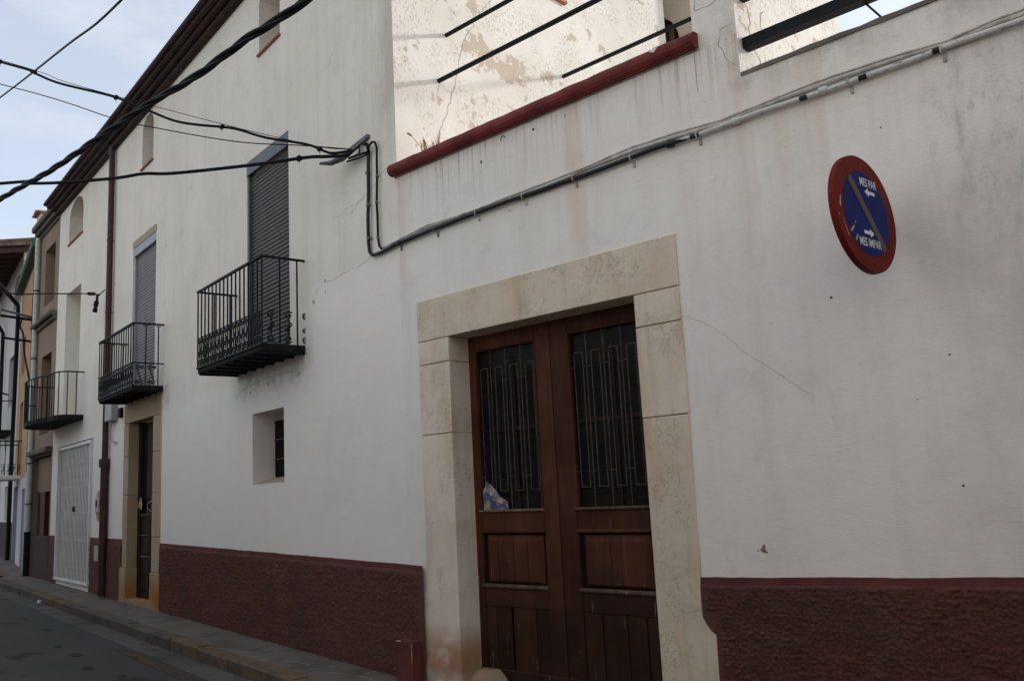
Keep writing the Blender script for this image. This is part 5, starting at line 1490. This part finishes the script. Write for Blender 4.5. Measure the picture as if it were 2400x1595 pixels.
# twisted bundle over the street
bun = [(-30, 3.1, 5.9), (-17, 2.62, 4.95), (-11, 2.48, 4.42), (-8.126, 2.415, 4.231), (-6.889, 2.389, 4.128), (-5.872, 2.364, 4.083), (-5.189, 2.348, 4.053), (-4.52, 2.334, 3.997), (-3.914, 2.317, 3.985), (-3.349, 2.305, 3.954), (-1.5, 2.25, 3.93), (3, 2.1, 4.1), (9, 1.9, 4.6)]
tb = thing('twisted_cable_bundle', 'thick twisted black power cable sweeping diagonally over the street', 'cable')
P = smooth(bun, 60)
cum = [0.0]
for i in range(1, len(P)): cum.append(cum[-1] + (P[i] - P[i - 1]).length)
for k in range(3):
    pts = []
    for i, p in enumerate(P):
        t = (P[min(i + 1, len(P) - 1)] - P[max(i - 1, 0)]).normalized()
        a = t.cross(Vector((0, 0, 1))).normalized(); b = t.cross(a)
        w = cum[i] * 2 * math.pi / 0.95 + k * 2 * math.pi / 3
        pts.append(p + (a * math.cos(w) + b * math.sin(w)) * 0.0125)
    mb = MB(); mb.tube(pts, 0.0112, 6); obj('strand', mb, MT['cable'], tb)
# bracket of cable arms on the orange house
cb = thing('cable_bracket', 'iron wall bracket with three arms and an insulator on the orange house', 'bracket', FO.o, -A2)
for (x0, z0, x1, o1, z1, r, m) in ((-1.4, 6.33, -1.4, 0.78, 6.52, 0.03, MT['steel']), (-1.4, 6.28, -1.4, 0.76, 6.36, 0.035, MT['iron_soft']), (-1.7, 5.78, -1.7, 0.70, 5.86, 0.03, MT['iron_soft'])):
    mb = MB(); mb.tube([(x0, 0.02, z0), (x1, -o1, z1)], r, 8); obj('arm', mb, m, cb)
mb = MB(); mb.tube([(-1.4, -0.80, 6.30), (-1.4, -0.80, 6.62)], [0.05, 0.09], 10); obj('insulator', mb, MT['pvc'], cb)
mb = MB(); mb.tube(smooth([(-1.4, -0.28, 6.30), (-1.38, -0.32, 6.1), (-1.36, -0.24, 5.9), (-1.3, -0.2, 5.4), (-1.2, -0.05, 4.6)]), 0.02, 6); obj('lead_cable', mb, MT['cable'], cb)
# wall lantern far left
wl = thing('wall_lantern', 'dark street lantern at the far left edge by the balcony', 'lamp', FW.p(-2.6, 0.0, 0), -A3)
mb = MB(); mb.tube([(0, 0.0, 5.25), (0, -0.5, 5.4), (0, -0.95, 5.25)], 0.025, 8); obj('arm', mb, MT['iron'], wl)
mb = MB(); mb.tube([(0, -0.95, 5.25), (0, -0.95, 5.1), (0, -0.95, 5.0)], [0.03, 0.12, 0.22], 6); obj('cap', mb, MT['iron'], wl)
mb = MB(); mb.tube([(0, -0.95, 5.0), (0, -0.95, 4.62)], [0.19, 0.11], 6, smooth=False); obj('lamp_glass', mb, flat('lantern_glass', (0.42, 0.44, 0.40), 0.25, 0.5), wl)

# ================================================================== wall boxes, flyer, post, weeds
def wallbox(name, label, cat, x0, x1, d, z0, z1, m, b=0.012, fr=FL):
    t_ = thing(name, label, cat, fr.o, -fr.a)
    mb = MB(); mb.bbox(x0, x1, -d, 0.0, z0, z1, b); obj('case', mb, m, t_); return t_
t_ = wallbox('meter_box', 'grey meter box under the scrolled balcony by the downpipe', 'meter box', -9.45, -9.03, 0.11, 2.98, 3.30, MT['grey_plastic'])
mb = MB(); mb.tube(smooth([(-9.2, -0.06, 2.98), (-9.3, -0.05, 2.8), (-9.25, -0.04, 2.66), (-9.02, -0.03, 2.60)]), 0.014, 6); obj('lead_cable', mb, MT['grey_plastic'], t_)
wallbox('junction_box', 'small dark junction box beside the grey meter box', 'junction box', -8.86, -8.72, 0.05, 3.0, 3.16, MT['iron_soft'])
t_ = wallbox('intercom', 'grey intercom panel on a raw plaster patch left of the downpipe', 'intercom', -10.27, -10.02, 0.03, 1.46, 1.72, MT['grey_plastic'])
mb = MB(); mb.box(-10.21, -10.12, -0.034, -0.028, 1.56, 1.68); obj('speaker_grille', mb, MT['iron_soft'], t_)
mb = MB(); nn_ = 14; mb.add([(-10.14 + (0.16 + 0.03 * mnoise.noise(Vector((i, 3, 1)))) * math.cos(2 * math.pi * i / nn_), -0.003, 1.58 + (0.27 + 0.06 * mnoise.noise(Vector((i, 8, 2)))) * math.sin(2 * math.pi * i / nn_)) for i in range(nn_)], [tuple(range(nn_))]); obj('plaster_patch', mb, plaster_plain('raw_patch', (0.40, 0.31, 0.20)), t_)
wallbox('service_hatch', 'small pale metal hatch in the red dado by the gate', 'hatch', -10.26, -10.0, 0.030, 0.64, 0.90, MT['grey_plastic'], 0.006)

bp = thing('guard_post', 'short dark red painted post beside the double door jamb', 'post', FM.o)
mb = MB()
mb.prism([(-0.045, -0.15), (0.16, -0.15), (0.16, 0.335), (-0.045, 0.335)], -0.135, -0.001)
obj('shaft', mb, MT['dado_band'], bp)
mb = MB(); mb.tube([(-0.03, -0.137, 0.33), (0.0, -0.138, 0.335), (0.02, -0.138, 0.33)], 0.005, 4); mb.tube([(0.158, -0.136, 0.325), (0.16, -0.137, 0.24), (0.158, -0.137, 0.16)], 0.005, 4); obj('paint_chip', mb, MT['stone'], bp)
# rounded wheel stone
ws = MB(); nu, nv = 14, 8
V_, F_ = [], []
for i in range(nu + 1):
    for k in range(nv + 1):
        a = math.pi * i / nu; t = math.pi / 2 * k / nv
        rr = 1 + 0.06 * mnoise.noise(Vector((i * .5, k * .5, 2)))
        V_.append((0.83 - 0.20 * rr * math.cos(a) * math.cos(t) ** 0.55, 0.10 - 0.19 * rr * math.sin(a) * math.cos(t) ** 0.55, -0.1 + 0.255 * rr * math.sin(t) ** 0.8))
for i in range(nu):
    for k in range(nv):
        q_ = i * (nv + 1) + k; F_.append((q_, q_ + nv + 1, q_ + nv + 2, q_ + 1))
ws.add(V_, F_, True)
wso = obj('guard_stone', ws, stone('worn_guard_stone', (0.42, 0.35, 0.27), (0.30, 0.24, 0.17)), loc=FM.o)
wso['label'] = 'rounded worn guard stone at the foot of the double door'; wso['category'] = 'stone'

# flyer behind the grille of the left door leaf
def flyer_mat(name, blue):
    q = M(name, 0.6, 0.3)
    c = q.mix(q.rng(q.noise(14, 3, 0.5), 0.42, 0.55), (0.42, 0.37, 0.34), (0.085, 0.11, 0.20) if blue else (0.55, 0.28, 0.10))
    c = q.mix(q.rng(q.noise(19, 3, 0.5, q.map((1, 1, 1), (4, 2, 7))), 0.55, 0.62), c, (0.46, 0.20, 0.16))
    c = q.mix(q.math('MULTIPLY', q.rng(q.noise(60, 2, 0.5, q.map((1, 1, 2))), 0.58, 0.62), 0.6), c, (0.05, 0.045, 0.05))
    q.color(c); return q.m
def crumple(name, label, pts, y, fr, m, amp=0.012):
    c = (sum(p[0] for p in pts) / len(pts), sum(p[1] for p in pts) / len(pts))
    mb = MB(); vs = [(c[0], y - amp * 1.5, c[1])]
    ring2 = []
    for i, p in enumerate(pts):
        ring2.append(((p[0] + c[0]) / 2, y - amp * random.uniform(0.2, 1.6), (p[1] + c[1]) / 2))
    vs += ring2 + [(p[0], y - amp * random.uniform(0, 0.8), p[1]) for p in pts]
    n = len(pts); fs = []
    for i in range(n):
        j = (i + 1) % n
        fs += [(0, 1 + i, 1 + j), (1 + i, 1 + n + i, 1 + n + j), (1 + i, 1 + n + j, 1 + j)]
    mb.add(vs, fs)
    o = obj(name, mb, m, loc=fr.o, rotz=-fr.a); o['label'] = label; o['category'] = 'flyer'; return o
crumple('flyer', 'crumpled colour flyer stuck in the left door grille', [(0.70, 1.368), (0.80, 1.365), (0.90, 1.358), (0.985, 1.372), (0.98, 1.43), (0.90, 1.47), (0.855, 1.52), (0.80, 1.57), (0.745, 1.60), (0.735, 1.56), (0.705, 1.52), (0.715, 1.44)], D + 0.006, FM, flyer_mat('flyer_print', True))
crumple('flyer', 'small folded paper tucked in the narrow side door', [(-8.31, 1.53), (-8.2, 1.51), (-8.08, 1.48), (-8.06, 1.58), (-8.1, 1.66), (-8.17, 1.68), (-8.25, 1.62)], 0.14, FL, flyer_mat('paper_print', False))
# dry grass on the coping
wd = thing('dry_grass_tuft', 'tuft of dry grass on the left end of the red coping', 'plant', FM.p(0.49, 0.0, 4.498))
for i in range(22):
    mb = MB(); x = random.gauss(0.0, 0.06) - (0.1 if i % 5 == 0 else 0); y = random.uniform(-0.05, 0.06); h = random.uniform(0.05, 0.15); lx = random.uniform(-0.05, 0.03); w = random.uniform(0.004, 0.009)
    mb.add([(x - w, y, 0), (x + w, y, 0), (x + lx * .4 + w * .8, y - .005, h * .6), (x + lx, y - .01, h), (x + lx * .4 - w * .8, y - .005, h * .6)], [(0, 1, 2, 4), (4, 2, 3)])
    obj('blade', mb, MT['straw'], wd)
mb = MB(); mb.tube([(-0.08, -0.02, 0), (-0.18, -0.02, 0.13), (-0.27, -0.02, 0.23)], 0.003, 4); mb.tube([(-0.255, -0.02, 0.215), (-0.30, -0.02, 0.25)], 0.010, 5); obj('stalk', mb, MT['straw'], wd)
# litter in the gutter
p = FL.p(-10.6, 0.80, zg(-10.6) - 0.09)
lb = MB(); lb.tube([p + Vector((-0.05, 0, 0)), p + Vector((0.0, 0.01, 0.02)), p + Vector((0.05, 0, 0))], [0.02, 0.045, 0.02], 5, smooth=False)
o = obj('crumpled_wrapper', lb, flat('litter_foil', (0.45, 0.50, 0.65), 0.4, var=0.6, scale=30)); o['label'] = 'small crumpled wrapper in the gutter by the kerb'; o['category'] = 'litter'

# dry leaves and grit along the wall foot and in the gutter
lt = MB()
for i in range(520):
    if i % 2: s_, o_, z_ = random.uniform(-13.5, 0.0), abs(random.gauss(0.03, 0.05)) + 0.03, 0.006
    else: s_, o_, z_ = random.uniform(-13.5, 1.0), KW + 0.03 + abs(random.gauss(0.0, 0.10)), -0.12
    p = FL.p(s_, o_, zg(s_) + z_) if s_ < 0 else FM.p(s_, o_, z_)
    r_ = random.uniform(0.004, 0.016); w_ = random.uniform(0, 6.28)
    a = Vector((math.cos(w_), math.sin(w_), random.uniform(-0.3, 0.3))) * r_; b = Vector((-math.sin(w_), math.cos(w_), random.uniform(-0.3, 0.3))) * r_ * random.uniform(0.3, 0.8)
    up = Vector((0, 0, r_ * 0.35))
    lt.add([p - a + up * .2, p - b + up, p + a + up * .2, p + b + up], [(0, 1, 2, 3)])
q = M('leaf_grit', 0.9, 0.1)
q.color(q.mix(q.rng(q.noise(6, 3, 0.6), 0.42, 0.6), (0.085, 0.058, 0.038), (0.24, 0.20, 0.16)))
obj('leaf_litter', lt, q.m, kind='stuff')

MT['stain'] = flat('oil_stain', (0.017, 0.016, 0.016), 0.8, 0.2, var=0.3, scale=12)
STAINS = ((-4.77, 1.51, 0.085), (-3.76, 1.62, 0.06), (-5.59, 1.53, 0.055), (-7.33, 1.31, 0.075), (-3.03, 1.48, 0.05), (-8.85, 1.3, 0.06))
# tyre and oil stains on the road
for s_, o_, r_ in STAINS:
    mb = MB(); n = 14
    pts = [FL.p(s_ + r_ * (1.7 + 0.5 * mnoise.noise(Vector((i, s_, 1)))) * math.cos(2 * math.pi * i / n), o_ + r_ * (0.8 + 0.4 * mnoise.noise(Vector((i, s_, 7)))) * math.sin(2 * math.pi * i / n), 0) for i in range(n)]
    zz = zg(s_) - 0.126
    mb.add([(p.x, p.y, zz) for p in pts], [tuple(range(n))])
    obj('oil_stain', mb, MT['stain'], road)
